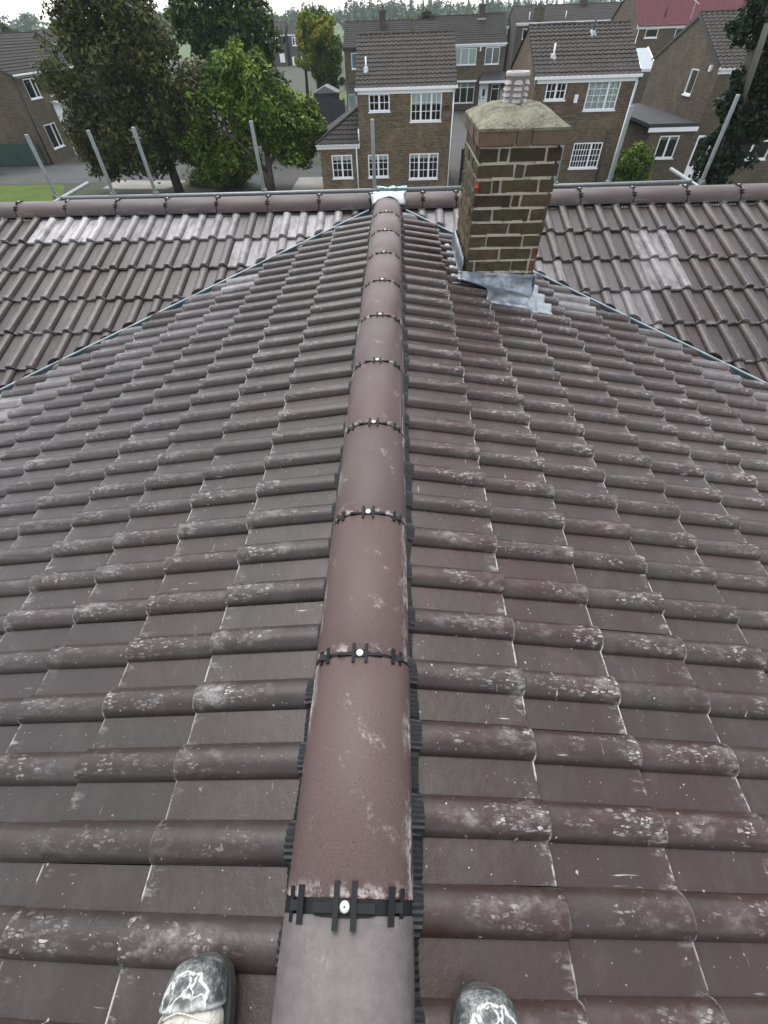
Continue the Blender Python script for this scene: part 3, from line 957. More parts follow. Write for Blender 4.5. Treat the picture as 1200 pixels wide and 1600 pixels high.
# flaunching dome
zt = zb + CO * NC + 0.004
PX, PY = 0.762, 3.455
m = MB(); rows = []
NR = 14; NA = 48
ex0, ex1, ey0, ey1 = x0 + .004, x1 + .034, y0 - .017, y1 + .017
for i in range(NR):
    t = i / (NR - 1)
    row = []
    for k in range(NA + 1):
        a = 2 * math.pi * k / NA
        ca, sa = math.cos(a), math.sin(a)
        q = 1 / max(abs(ca), abs(sa))                     # square outline
        q = q * (1 - t) ** 2.2 + (1 - (1 - t) ** 2.2) * 1.0 + 0.10 * (1 - t) * t
        hx = (ex1 - ex0) / 2 * (1 - t) + 0.07 * t; hy = (ey1 - ey0) / 2 * (1 - t) + 0.07 * t
        cx = (ex0 + ex1) / 2 * (1 - t) + PX * t; cy = (ey0 + ey1) / 2 * (1 - t) + PY * t
        z = zt + 0.072 * (1 - (1 - t) ** 2.3) + (random.gauss(0, .0012) if 0 < i < NR - 1 else 0)
        ap = ((k / NA) % 1)
        px, py = cx + ca * q * hx, cy + sa * q * hy
        # the crack down the front
        if abs(px - (PX + .012 + .006 * math.sin(i * 2.1))) < 0.012 and py < PY: z -= 0.012
        row.append((px, py, z))
    rows.append(row)
m.grid(rows)
base = [(p[0], p[1], zt - 0.012) for p in rows[0]]
m.grid([base, rows[0]])
fl = m.build('flaunching', FLAUNCH, chim, smooth=True)
# louvred pot: barrel, rim, scooped louvres
m = MB(); NA = 36
zp = zt + 0.050; H = 0.145
prf = [(0.064, 0), (0.063, .02), (0.060, .03), (0.060, .17), (0.064, .176), (0.0655, .182), (0.0655, .198), (0.063, .205), (0.050, .205), (0.048, .19), (0.047, .02)]
rows = [[(PX + r * math.cos(2 * math.pi * k / NA), PY + r * math.sin(2 * math.pi * k / NA), zp + z * .71) for k in range(NA + 1)] for r, z in prf]
m.grid(rows, flip=False)
for i in range(len(m.f)):
    if i // NA >= 5: m.m[i] = 1
pot = m.build('chimney_pot', [POT, POTRIM], chim, smooth=True)
m = MB()
for r_ in range(4):
    for k in range(6):
        a0 = 2 * math.pi * (k + 0.0) / 6 - math.pi / 2
        z0 = zp + 0.024 + r_ * 0.025
        rows = []
        for i in range(5):
            t = i / 4
            row = []
            for j in range(9):
                s = -1 + 2 * j / 8
                a = a0 + s * 0.42
                arch = math.sqrt(max(0, 1 - s * s))
                rr = 0.0605 + 0.0135 * arch * (1 - t) ** 0.7
                row.append((PX + rr * math.cos(a), PY + rr * math.sin(a), z0 + 0.019 * t ** .8 * arch ** .7 - 0.004 * arch))
            rows.append(row)
        m.grid(rows)
m.build('pot_louvre', POTRIM, chim, smooth=True)
# lead flashings
def lead_sheet(pts_rows, name='lead_flashing'):
    m = MB(); m.grid(pts_rows); o = m.build(name, LEAD, chim, smooth=True)
    s = o.modifiers.new('t', 'SOLIDIFY'); s.thickness = 0.004; s.offset = 0
    return o
SR = SL['R']
def on_r(x, y, w=0.006):
    d = x / SR.c; p = SR.point(d, y, SR.h(d, y) + w); return p
# front apron: up the brick face, then dressed over the tiles below
rows = []
for i in range(12):
    row = []
    for j in range(25):
        xl = x0 - .035 if i < 6 else x0 + .14 + .01 * math.sin(i)
        x = xl + (x1 + .02 - xl) * j / 24
        zs = ZA - TR * x + 0.012
        if i < 6:
            t = i / 5
            z = (-0.115 - 0.06 * (x - x0)) * (1 - t) + (zs + 0.03) * t
            y = y0 - 0.006 - 0.022 * t ** 2 + random.gauss(0, .0012) + 0.004 * math.sin(x * 25 + i)
            row.append((x, y, z + random.gauss(0, .001)))
        else:
            t = (i - 5) / 6
            y = y0 - 0.03 - 0.215 * t
            p = on_r(x, y); q = Vector((x, y, zs + 0.028))
            k = 0.55 + 0.25 * t
            row.append(q.lerp(p, k) + Vector((0, 0, 0.014 * (1 - t) + 0.004)))
    rows.append(row)
lead_sheet(rows)
# side flashing, left face
rows = []
for i in range(6):
    row = []
    for j in range(14):
        y = y0 - .03 + (y1 - y0 + .03) * j / 13
        z0_ = ZA - TR * x0 + 0.02
        if i < 4: row.append((x0 - 0.010 + random.gauss(0, .001) - .006 * (i / 3), y, (z0_ + 0.155 - 0.03 * (y - y0)) * (1 - i / 3) + z0_ * i / 3))
        else: row.append((x0 - 0.016 - 0.055 * (i - 3) / 2, y, z0_ + 0.012 + 0.012 * math.sin(y * 42)))
    rows.append(row)
lead_sheet(rows)
rows = []
for i in range(5):
    rows.append([(x1 + .022 - .004 * math.sin(j), y0 - .02 + (y1 - y0 + .02) * j / 10, (ZA - TR * x1 + .16) * (1 - i / 4) + (ZA - TR * x1 + .01) * i / 4) for j in range(11)])
lead_sheet(rows)
# stepped lead pieces dressed over the rolls to the right
for k in range(4):
    ya, yb = y0 - 0.235 + k * 0.148, y0 - 0.235 + (k + 1) * 0.148 - 0.006
    xr = x1 + 0.118 - 0.012 * k
    rows = []
    for i in range(9):
        y = ya + (yb - ya) * i / 8
        rows.append([on_r(x1 + 0.0 + (xr - x1) * j / 6, y + .004 * math.sin(j * 2.0 + k), 0.010 + (0.006 if i == 0 else 0) + .002 * math.sin(i * 1.3 + j)) for j in range(7)])
    o = lead_sheet(rows)
    o.data.materials.clear(); o.data.materials.append(LEADW)

# ------------------------------------------------------------------ work boots
BOOT_T = [mat_boot('scuffed_black_toe_cap', False), mat_boot('dusty_pale_leather', True)]
SOLE = simple('dark_rubber_sole', (0.028, 0.028, 0.027), 0.7, 0, 0.4, 30)
def boot(tip, yaw, slope, label, toe_white):
    S = SL[slope]
    d = abs(tip[0]) / S.c
    zt_ = ZA - S.T * abs(tip[0]) + 0.030
    e = empty('work_boot', (tip[0], tip[1], zt_), label, 'boot', 'worn work boots of the person on the roof')
    e.scale = (.94, .94, .94)
    e.rotation_euler = (0, (-math.atan(S.T) if slope == 'L' else math.atan(S.T)) * 0.8, yaw)
    def loft(secs, mats, name, mi=lambda i: 0, smooth=True):
        m = MB(); rows = []
        for (y, zc, hw, hh, nz, ny) in secs:       # centre (0,y,zc), half width, half height, section normal
            n = Vector((0, ny, nz)).normalized(); up = Vector((0, -n.z, n.y)) if True else None
            row = []
            for k in range(25):
                a = 2 * math.pi * k / 24
                ca, sa = math.cos(a), math.sin(a)
                ca = math.copysign(abs(ca) ** 0.8, ca); sa = math.copysign(abs(sa) ** 0.85, sa)
                p = Vector((ca * hw, y, zc)) + Vector((0, up.y, up.z)) * (sa * hh)
                row.append(p)
            rows.append(row)
        m.grid(rows, flip=True)
        b = len(m.v) - 25
        m.f.append(tuple(range(0, 24))); m.m.append(0)
        m.f.append(tuple(b + k for k in range(24))[::-1]); m.m.append(0)
        for i in range(len(m.f)): m.m[i] = mi(i // 24)
        me = m.mesh(name, mats, smooth=smooth)
        bm = bmesh.new(); bm.from_mesh(me); bmesh.ops.remove_doubles(bm, verts=bm.verts, dist=1e-5); bmesh.ops.recalc_face_normals(bm, faces=bm.faces); bm.to_mesh(me); bm.free()
        o = bpy.data.objects.new(name, me); col.objects.link(o); o.parent = e
        ss = o.modifiers.new('s', 'SUBSURF'); ss.levels = 1; ss.render_levels = 2
        return o
    # (y, zc, half width, half height, normal z, normal y): y runs back from the toe tip
    toe = [(-0.001, 0.044, 0.016, 0.016, 0, -1), (-0.005, 0.045, 0.036, 0.027, 0, -1), (-0.016, 0.047, 0.047, 0.035, 0, -1), (-0.034, 0.050, 0.053, 0.041, 0, -1),
           (-0.050, 0.053, 0.0535, 0.0445, 0, -1), (-0.060, 0.054, 0.0550, 0.0465, 0, -1), (-0.066, 0.053, 0.053, 0.044, 0, -1)]
    vamp = [(-0.055, 0.052, 0.0520, 0.0425, 0, -1), (-0.085, 0.054, 0.0550, 0.0450, 0, -1), (-0.105, 0.057, 0.0555, 0.0480, 0.05, -1), (-0.14, 0.064, 0.053, 0.054, 0.2, -1),
            (-0.18, 0.075, 0.049, 0.062, 0.5, -1), (-0.215, 0.090, 0.047, 0.068, 0.9, -1), (-0.235, 0.125, 0.046, 0.062, 1, -.35), (-0.24, 0.165, 0.047, 0.058, 1, -.05), (-0.243, 0.205, 0.049, 0.058, 1, 0), (-0.245, 0.225, 0.050, 0.059, 1, 0)]
    heel = [(-0.205, 0.050, 0.043, 0.045, 0, -1), (-0.25, 0.055, 0.041, 0.05, 0, -1), (-0.285, 0.055, 0.034, 0.048, 0, -1), (-0.298, 0.05, 0.02, 0.035, 0, -1)]
    loft(toe, [BOOT_T[0]], 'toe_cap')
    loft(vamp, [BOOT_T[1]], 'upper')
    loft(heel, [BOOT_T[1]], 'heel_counter')
    # welt seam between cap and vamp
    m = MB(); pts = []
    for k in range(17):
        a = math.pi * k / 16
        pts.append((0.0556 * math.cos(a), -0.062 - 0.020 * abs(math.cos(a)) ** 1.5, 0.053 + 0.0475 * math.sin(a)))
    m.tube(pts, 0.0014, 6); m.build('seam', BOOT_T[1], e, smooth=True, off=(0, 0, 0))
    # sole
    out = [(0.0, .004), (0.016, .002), (0.032, -.006), (0.046, -.020), (0.055, -.042), (0.058, -.078), (0.056, -.12), (0.047, -.17), (0.043, -.22), (0.042, -.27), (0.030, -.298), (0.0, -.305)]
    out = [(x * .94, y) for x, y in out]
    ring = [(x, y) for x, y in out] + [(-x, y) for x, y in out[-2:0:-1]]
    m = MB(); n = len(ring)
    m.add([(x, y, z) for z in (0.0, 0.022) for x, y in ring], [tuple(range(n)), tuple(range(n, 2 * n))[::-1]] + [(k, n + k, n + (k + 1) % n, (k + 1) % n) for k in range(n)])
    m.build('sole', SOLE, e, off=(0, 0, 0))
    for k in range(5):
        m = MB(); y = -0.125 - 0.016 * k; zz = 0.112 + 0.012 * k
        m.tube([(-0.028, y, zz - .006), (0, y - .004, zz + .006), (0.028, y, zz - .006)], 0.003, 6)
        m.build('lace', BOOT_T[1], e, off=(0, 0, 0))
    return e
boot((-0.240, -0.083, 0), 0.10, 'L', 'work boot with cracked black toe cap and cream upper, left of the ridge', 0)
boot((0.224, -0.108, 0), 0.02, 'R', 'dust-greyed work boot toe right of the ridge, cut off by the picture edge', 1)

# ------------------------------------------------------------------ scaffold behind the far ridge
scaf = empty('scaffold', (0, 7.5, -6.0), 'galvanised scaffold tubes standing up behind the far ridge', 'scaffold')
SY = 7.5
ups = [(-4.88, 0.095), (-4.03, 0.12), (-3.40, 0.137), (-1.82, 0.165), (-0.225, 0.147), (2.30, -0.05), (3.03, 0.20), (4.26, 0.284)]
for x, zt_ in ups:
    m = MB(); lean = random.gauss(0, .006)
    yy = SY + 0.052
    if x == 4.26: yy = SY - .052
    m.tube([(x, yy, -6.0), (x + lean, yy, zt_ - .004), (x + lean, yy, zt_)], [.024, .024, .0225], 14)
    m.build('upright_tube', GALV, scaf, smooth=True)
    m = MB()
    m.tube([(x, yy - .055, -.60), (x, yy + .03, -.60)], .034, 10); m.box(x - .035, x + .035, yy - .02, yy + .02, -.635, -.565)
    m.build('coupler', simple('coupler_steel', (0.20, 0.20, 0.19), .6, .5) if 'coupler_steel' not in bpy.data.materials else bpy.data.materials['coupler_steel'], scaf)
for a, b in (((-4.85, -0.605), (0.97, -0.598)), ((0.93, -0.600), (4.15, -0.593))):
    m = MB(); yo = SY - (0.0 if a[0] < 0 else 0.0)
    m.tube([(a[0], yo, a[1]), ((a[0] + b[0]) / 2, yo, (a[1] + b[1]) / 2 - .006), (b[0], yo, b[1])], .024, 14)
    m.build('ledger_tube', GALV, scaf, smooth=True)
for x, (ya, yb) in ((-4.80, (6.9, 8.35)), (4.20, (6.9, 8.30))):
    m = MB(); m.tube([(x - .02, ya, -.63), (x, yb, -.60)], .024, 14); m.build('transom_tube', GALV, scaf, smooth=True)
for k in range(4):
    m = MB(); m.box(-5.2, 5.2, 7.62 + k * .23, 7.84 + k * .23, -1.62, -1.58); m.build('scaffold_board', simple('scaffold_plank', (0.22, 0.17, 0.11), .9, 0, .3, 5, .3) if 'scaffold_plank' not in bpy.data.materials else bpy.data.materials['scaffold_plank'], scaf)
# teal plastic sheet bundled on the ledger
TEAL = simple('teal_plastic', (0.16, 0.42, 0.42), 0.35, 0, 0.25, 20)
m = MB(); rows = []
for i in range(9):
    row = []
    for j in range(15):
        x = -0.20 + 0.42 * j / 14; t = i / 8
        y = SY - 0.02 + 0.16 * t
        z = -0.578 + 0.022 * math.sin(math.pi * t) * (0.5 + 0.5 * math.sin(j * 1.1)) + random.gauss(0, .006) - 0.03 * t
        row.append((x, y, z))
    rows.append(row)
m.grid(rows, flip=True)
o = m.build('plastic_sheet', TEAL, None, off=(0, SY, -0.6)); s = o.modifiers.new('t', 'SOLIDIFY'); s.thickness = .004
tag(o, 'crumpled teal plastic sheet caught on the scaffold rail behind the lead saddle', 'sheet')

# ------------------------------------------------------------------ ground, road, lawns, terrain
GZ = -6.0
def sheet(name, pts, mat, z, kind='structure'):
    m = MB(); m.add([(x, y, z) for x, y in pts], [tuple(range(len(pts)))])
    o = m.build(name, mat, None); tag(o, kind=kind); return o
GROUND = mat_ground('dull_yard_ground', (0.055, 0.055, 0.047), (0.042, 0.052, 0.028), 0.25, 0.3)
TARMAC = mat_ground('worn_tarmac', (0.060, 0.061, 0.062), (0.088, 0.088, 0.086), 0.5, 0.2)
CONC = mat_ground('pale_concrete', (0.20, 0.195, 0.18), (0.30, 0.295, 0.27), 0.8, 0.2)
GRASS = mat_ground('mown_grass', (0.040, 0.072, 0.010), (0.078, 0.110, 0.016), 0.8, 0.6)
FIELD = mat_ground('distant_field', (0.065, 0.10, 0.035), (0.09, 0.12, 0.048), 0.02, 0.1)
sheet('ground', [(-980, -930), (980, -930), (980, 980), (-980, 980)], GROUND, GZ)
sheet('road', [(-60, 37.9), (-13, 36.3), (-5.2, 33.6), (-5.2, 39.5), (-12, 42.3), (-60, 43.2)], TARMAC, GZ + .004)
sheet('driveway', [(-19.5, 34.8), (-15.0, 34.2), (-14.2, 36.4), (-19.5, 37.0)], CONC, GZ + .008)
sheet('paved_yard', [(-6.6, 31.4), (-4.4, 31.4), (-4.4, 36.5), (-6.6, 36.5)], CONC, GZ + .010)
sheet('lawn', [(-45, 29.5), (-19.6, 29.5), (-21.2, 33.0), (-22.8, 36.2), (-45, 37.6)], GRASS, GZ + .006)
sheet('rear_lawn', [(-16, 66), (-6.3, 66), (-6.3, 88), (-16, 88)], GRASS, GZ + .006)
sheet('side_path', [(3.6, 31.0), (6.4, 31.0), (6.4, 64), (3.6, 64)], TARMAC, GZ + .012)
# rising farmland beyond the estate
m = MB(); rows = []
for i in range(14):
    y = 190 + i * 45
    rows.append([(-900 + 75 * j, y, GZ + 0.02 + (min(1.0, max(0, (y - 190) / 360)) ** 1.3) * (6.4 + 0.8 * math.sin(j * .9)) ) for j in range(25)])
m.grid(rows)
tag(m.build('hill', FIELD, None, smooth=True), kind='structure')

# ------------------------------------------------------------------ houses
def PY_(Y):  return lambda a, z, d: (a, Y - d, z)          # wall facing the camera (-Y)
def PXn(X):  return lambda a, z, d: (X - d, a, z)          # wall facing -X
def PXp(X):  return lambda a, z, d: (X + d, a, z)          # wall facing +X
def wall(mb, P, a0, a1, z0, z1, holes=(), reveal=0.10):
    As = sorted({a0, a1, *[h[0] for h in holes], *[h[1] for h in holes]})
    Zs = sorted({z0, z1, *[h[2] for h in holes], *[h[3] for h in holes]})
    for i in range(len(As) - 1):
        for j in range(len(Zs) - 1):
            am, zm = (As[i] + As[i + 1]) / 2, (Zs[j] + Zs[j + 1]) / 2
            if any(h[0] < am < h[1] and h[2] < zm < h[3] for h in holes): continue
            mb.quad(P(As[i], Zs[j], 0), P(As[i + 1], Zs[j], 0), P(As[i + 1], Zs[j + 1], 0), P(As[i], Zs[j + 1], 0))
    for h in holes:
        c = [(h[0], h[2]), (h[1], h[2]), (h[1], h[3]), (h[0], h[3])]
        for k in range(4):
            (aa, za), (ab, zb_) = c[k], c[(k + 1) % 4]
            mb.quad(P(aa, za, 0), P(aa, za, -reveal), P(ab, zb_, -reveal), P(ab, zb_, 0))
def window(root, P, w, lights=(.5, .5), bars=(0, 0), toplight=0.0, curtain=None, name='window', sill=True, fw=0.062):
    a0, a1, z0, z1 = w
    m = MB(); d0, d1 = -0.075, -0.012
    s = 1
    m.pbox(P, a0, a1, z1 - fw, z1, d0, d1); m.pbox(P, a0, a1, z0, z0 + fw, d0, d1)
    m.pbox(P, a0, a0 + fw, z0 + fw, z1 - fw, d0, d1); m.pbox(P, a1 - fw, a1, z0 + fw, z1 - fw, d0, d1)
    W = a1 - a0; tot = sum(lights); a = a0; cells = []
    zt_ = z1 - toplight * (z1 - z0) if toplight else z1 - fw
    if toplight: m.pbox(P, a0 + fw, a1 - fw, zt_ - fw * .7, zt_ + fw * .5, d0 + .002, d1 + .004)
    for k, l in enumerate(lights):
        b = a + W * l / tot
        lo = a + (fw if k == 0 else fw * .75); hi = b - (fw if k == len(lights) - 1 else fw * .75)
        if k < len(lights) - 1: m.pbox(P, b - fw * .75, b + fw * .75, z0 + fw, z1 - fw, d0 + .001, d1 + .003)
        cells.append((lo, hi, z0 + fw, zt_ - (fw * .7 if toplight else 0), True))
        if toplight: cells.append((lo, hi, zt_ + fw * .5, z1 - fw, False))
        a = b
    f = m.build(name, WHITE, root)
    for n_, (lo, hi, lz, hz, main) in enumerate(cells):
        g = MB(); g.pbox(P, lo - .006, hi + .006, lz - .006, hz + .006, -0.052, -0.044); g.build('pane', GLASS, f)
        nx, nz = (bars[n_] if isinstance(bars, list) else bars) if main else (0, 0)
        if nx or nz:
            g = MB()
            for i in range(1, nx): x = lo + (hi - lo) * i / nx; g.pbox(P, x - .013, x + .013, lz, hz, -.062, -.030)
            for i in range(1, nz): z = lz + (hz - lz) * i / nz; g.pbox(P, lo, hi, z - .013, z + .013, -.0615, -.0305)
            g.build('glazing_bar', WHITE, f)
    if sill:
        g = MB(); g.pbox(P, a0 - .04, a1 + .04, z0 - .055, z0 - .001, -.10, .06); g.build('sill', WHITE, f)
    if curtain:
        g = MB(); rows = []
        lo, hi = a0 + .02, a1 - .02
        zt2 = z1 - .02; zb2 = z0 + .02 if curtain[1] >= 1 else z1 - (z1 - z0) * curtain[1]
        n_ = max(8, int((hi - lo) / .03))
        for zz in (zb2, zt2): rows.append([P(lo + (hi - lo) * i / n_, zz, -.10 + .012 * math.sin(i * 1.5)) for i in range(n_ + 1)])
        g.grid(rows); g.build('curtain', curtain[0], f)
    return f
def roof_slope(mb, Mp, a0, a1, b0, z0, b1, z1, pitch=.25, course=.30, amp=.04, sub=6):
    """Mp(a,b,z) -> world. b0,z0 = eave, b1,z1 = ridge: stepped courses of rolled tiles"""
    n = max(1, round((a1 - a0) / pitch)); nc = max(1, round(math.hypot(b1 - b0, z1 - z0) / course))
    As = [a0 + (a1 - a0) * i / (n * sub) for i in range(n * sub + 1)]
    def hh(i):
        k = (i % sub) / sub
        return amp * (math.cos((k - .5) * 2 * math.pi) * .5 + .5) ** 1.5
    prev = None
    L = math.hypot(b1 - b0, z1 - z0); nb, nz = -(z1 - z0) / L, (b1 - b0) / L
    if nz < 0: nb, nz = -nb, -nz
    for j in range(nc):
        t0, t1 = j / nc, (j + 1.0) / nc
        jit = random.gauss(0, .004)
        lo = [Mp(a, b0 + (b1 - b0) * t0 + nb * (hh(i) + .03 + jit), z0 + (z1 - z0) * t0 + nz * (hh(i) + .03 + jit)) for i, a in enumerate(As)]
        hi = [Mp(a, b0 + (b1 - b0) * t1 + nb * hh(i), z0 + (z1 - z0) * t1 + nz * hh(i)) for i, a in enumerate(As)]
        und = [Mp(a, b0 + (b1 - b0) * t0 + nb * (hh(i) - .004), z0 + (z1 - z0) * t0 + nz * (hh(i) - .004)) for i, a in enumerate(As)]
        mb.grid([und, lo, hi])
def mono(mb, Mp, a0, a1, b0, z0, b1, z1): mb.quad(Mp(a0, b0, z0), Mp(a1, b0, z0), Mp(a1, b1, z1), Mp(a0, b1, z1))
MX = lambda a, b, z: (a, b, z)            # ridge along X
MY = lambda a, b, z: (b, a, z)            # ridge along Y

def gutter(root, P, a0, a1, z, fascia=WHITE, h=.24):
    m = MB(); m.pbox(P, a0, a1, z - h, z - .075, .02, .055); f = m.build('fascia', fascia, root)
    m = MB(); m.pbox(P, a0 - .03, a1 + .03, z - .095, z + .012, .057, .175); m.build('gutter', WHITE if fascia is WHITE else fascia, root)
def pipe(root, pts, mat=None, r=.034, name='downpipe'):
    m = MB(); m.tube(pts, r, 8); return m.build(name, mat or WHITE, root, smooth=True)

def house_x(name, label, X0, X1, Y, depth, ez, rz, bw, rf, holes, cat='house', group=None, g=GZ, ridge_frac=.5, pitch=.25, course=.30, over=.08, fasc=WHITE, detail=True):
    """house with its ridge along X and its front facing the camera"""
    root = empty(name, ((X0 + X1) / 2, Y, g), label, cat, group)
    P = PY_(Y); w = MB()
    yr = Y + depth * ridge_frac
    wall(w, P, X0, X1, g, ez, holes)
    w.quad((X1, Y + depth, g), (X0, Y + depth, g), (X0, Y + depth, ez), (X1, Y + depth, ez))
    for X, fl in ((X0, False), (X1, True)):
        v = [(X, Y, g), (X, Y + depth, g), (X, Y + depth, ez), (X, yr, rz - .05), (X, Y, ez)]
        w.add(v, [(0, 1, 2, 3, 4) if fl else (4, 3, 2, 1, 0)])
    w.quad((X0 + .01, Y + .3, g + 2.45), (X1 - .01, Y + .3, g + 2.45), (X1 - .01, Y + depth - .01, g + 2.45), (X0 + .01, Y + depth - .01, g + 2.45))
    w.build('wall', [bw], root)
    r = MB(); sl = (rz - ez) / (yr - Y)
    roof_slope(r, MX, X0 - over, X1 + over, Y - .11, ez - .11 * sl + .03, yr, rz, pitch, course, .035 if detail else .02, 6 if detail else 4)
    mono(r, MX, X0 - over, X1 + over, Y + depth + .2, ez - .2 * sl, yr, rz)
    ro = r.build('roof', rf, root)
    n = max(2, round((X1 - X0 + 2 * over) / .45))
    for i in range(n):
        m = MB(); a = X0 - over + (X1 - X0 + 2 * over) * i / n; b = X0 - over + (X1 - X0 + 2 * over) * (i + 1) / n - .012
        m.tube([(a, yr, rz - .02), (b, yr, rz - .02 + random.gauss(0, .006))], .10, 10); 
        if detail: m.build('ridge_tile', rf, ro, smooth=True)
        else:
            if i == 0: allm = MB()
            allm.v and None
            k = len(allm.v); allm.v += m.v; allm.f += [tuple(k + q for q in f) for f in m.f]; allm.m += m.m
    if not detail: allm.build('ridge_tiles', rf, ro, kind='stuff')
    for X, s_ in ((X0, -1), (X1, 1)):       # verge boards
        m = MB(); xa, xb = sorted((X + s_ * .005, X + s_ * (over - .01)))
        for (ya, za, yb, zb2) in ((Y - .18, ez - .18 * sl, yr, rz),):
            m.add([(xa, ya, za - .16), (xb, ya, za - .16), (xb, yb, zb2 - .16), (xa, yb, zb2 - .16), (xa, ya, za - .005), (xb, ya, za - .005), (xb, yb, zb2 - .005), (xa, yb, zb2 - .005)],
                  [(0, 1, 2, 3), (4, 7, 6, 5), (0, 4, 5, 1), (3, 2, 6, 7), (0, 3, 7, 4), (1, 5, 6, 2)])
        m.build('verge', BLACKM if fasc is BLACKM else rf, root)
    gutter(root, P, X0 - over, X1 + over, ez + .0, fasc)
    return root, P, ro, yr

def soil_pipe(root, x, y, z, h, mat, flash):
    m = MB(); m.tube([(x, y, z - .2), (x, y, z + h * .85)], .042, 10); p = m.build('vent_pipe', mat, root, smooth=True)
    m = MB(); m.add([(x - .17, y - .28, z - .13), (x + .17, y - .28, z - .13), (x + .15, y + .18, z + .13), (x - .15, y + .18, z + .13), (x - .08, y - .07, z + .12), (x + .08, y - .07, z + .12), (x + .08, y + .09, z + .16), (x - .08, y + .09, z + .16)],
                    [(0, 1, 5, 4), (1, 2, 6, 5), (2, 3, 7, 6), (3, 0, 4, 7), (4, 5, 6, 7)])
    m.build('flashing', flash, p)

def stack(root, x, y, z0, z1, w=.55, d=.55, pots=1, mat=None, aerial=False):
    m = MB(); m.box(x - w / 2, x + w / 2, y - d / 2, y + d / 2, z0, z1 - .12); m.box(x - w / 2 - .05, x + w / 2 + .05, y - d / 2 - .05, y + d / 2 + .05, z1 - .118, z1)
    c = m.build('chimney', mat or BW_D, root)
    for k in range(pots):
        px = x + (k - (pots - 1) / 2) * .3
        m = MB(); m.tube([(px, y, z1), (px, y, z1 + .28), (px, y, z1 + .281), (px, y, z1 + .34)], [.11, .095, .12, .12], 10); m.build('chimney_pot', POT, c, smooth=True)
    if aerial:
        m = MB(); m.tube([(x + .3, y, z1 - .3), (x + .3, y, z1 + 1.5)], .018, 6)
        m.tube([(x - .5, y, z1 + 1.25), (x + .6, y - .2, z1 + 1.3)], .012, 6)
        for i in range(6):
            xx = x - .45 + i * .17; m.tube([(xx, y - .22, z1 + 1.26), (xx, y + .2, z1 + 1.26)], .008, 4)
        m.build('aerial', BLACKM, c)
    return c

WHITEC = (NET, 1.0); HALF = (NET, .42); BL = (BLIND, 1.0)
# --- house A: facing gable-free front in the middle, with a hipped side extension
hA = [(-1.42, -.33, -2.23, -1.55), (.76, 2.38, -2.67, -1.55), (-1.58, -.44, -5.02, -4.0), (.74, 2.36, -5.15, -4.0)]
root, P, ro, yr = house_x('brick_house', 'brown brick house straight ahead with four white Georgian-barred windows and a side extension', -2.0, 3.03, 31.0, 6.9, -1.33, .46, BW_A, RF_A, hA)
window(root, P, hA[0], (.5, .5), (2, 2)); window(root, P, hA[1], (1, 1, 1), (2, 3), curtain=HALF)
window(root, P, hA[2], (.5, .5), (2, 3), curtain=(NET, .25)); window(root, P, hA[3], (1, 1, 1), (2, 3), curtain=(NET, .2))
pipe(root, [(2.97, 30.95, -1.45), (2.97, 30.94, -6)]); soil_pipe(root, -1.55, 32.1, -.78, .62, WHITE, LEADW)
m = MB(); rows = []
for i in range(5):
    rr = .26 * i / 4; rows.append([(2.62 + rr * math.cos(2 * math.pi * k / 20), 30.72 - .10 * (1 - (i / 4) ** 2) * -1, -2.28 + rr * math.sin(2 * math.pi * k / 20)) for k in range(21)])
m.grid(rows); m.tube([(2.62, 31, -2.3), (2.62, 30.8, -2.28)], .02, 6); m.tube([(2.62, 30.8, -2.5), (2.5, 30.45, -2.4)], .014, 6)
m.build('satellite_dish', simple('brown_dish', (0.10, 0.06, 0.04), .5), root, smooth=True)
hX = [(-3.63, -2.48, -5.03, -3.98)]
w = MB(); PE = PY_(31.02); wall(w, PE, -4.25, -2.003, GZ, -3.5, hX)
w.quad((-4.25, 37.2, GZ), (-4.25, 31.02, GZ), (-4.25, 31.02, -3.5), (-4.25, 37.2, -3.5)); w.quad((-2.0, 37.2, GZ), (-4.25, 37.2, GZ), (-4.25, 37.2, -3.5), (-2.0, 37.2, -3.5))
ex = w.build('extension_wall', BW_A, root)
window(root, PE, hX[0], (.5, .5), (2, 3), curtain=(NET, .25))
r = MB()      # hipped roof: front slope in courses, cut along the hip
nC = 8
for j in range(nC):
    t0, t1 = j / nC, (j + 1) / nC
    y_a, y_b = 30.8 + 2.4 * t0, 30.8 + 2.4 * t1; z_a, z_b = -3.50 + 1.25 * t0, -3.50 + 1.25 * t1
    xl0, xl1 = -4.45 + 2.45 * t0, -4.45 + 2.45 * t1
    n_ = 24
    lo = [(xl0 + (-2.004 - xl0) * i / n_, y_a - .012, z_a + .035 + .018 * (1 + math.cos((xl0 + (-2.004 - xl0) * i / n_) * 25))) for i in range(n_ + 1)]
    hi = [(max(xl1, xl0 + (-2.004 - xl0) * i / n_), y_b, z_b + .018 * (1 + math.cos((xl0 + (-2.004 - xl0) * i / n_) * 25))) for i in range(n_ + 1)]
    un = [(p[0], p[1] + .004, p[2] - .035) for p in lo]
    r.grid([un, lo, hi])
    r.quad((xl0, 37.3, z_a + .0), (xl0, y_a, z_a + .0), (xl1, y_b, z_b), (xl1, 37.3, z_b))
r.tube([(-4.45, 30.8, -3.46), (-2.02, 33.2, -2.21)], .06, 8)
er = r.build('extension_roof', RF_C, root); gutter(root, PE, -4.4, -2.01, -3.48)
pipe(root, [(-2.2, 30.95, -3.6), (-2.2, 30.95, -6)]); pipe(root, [(-2.03, 30.96, -2.9), (-2.03, 30.96, -3.5)])
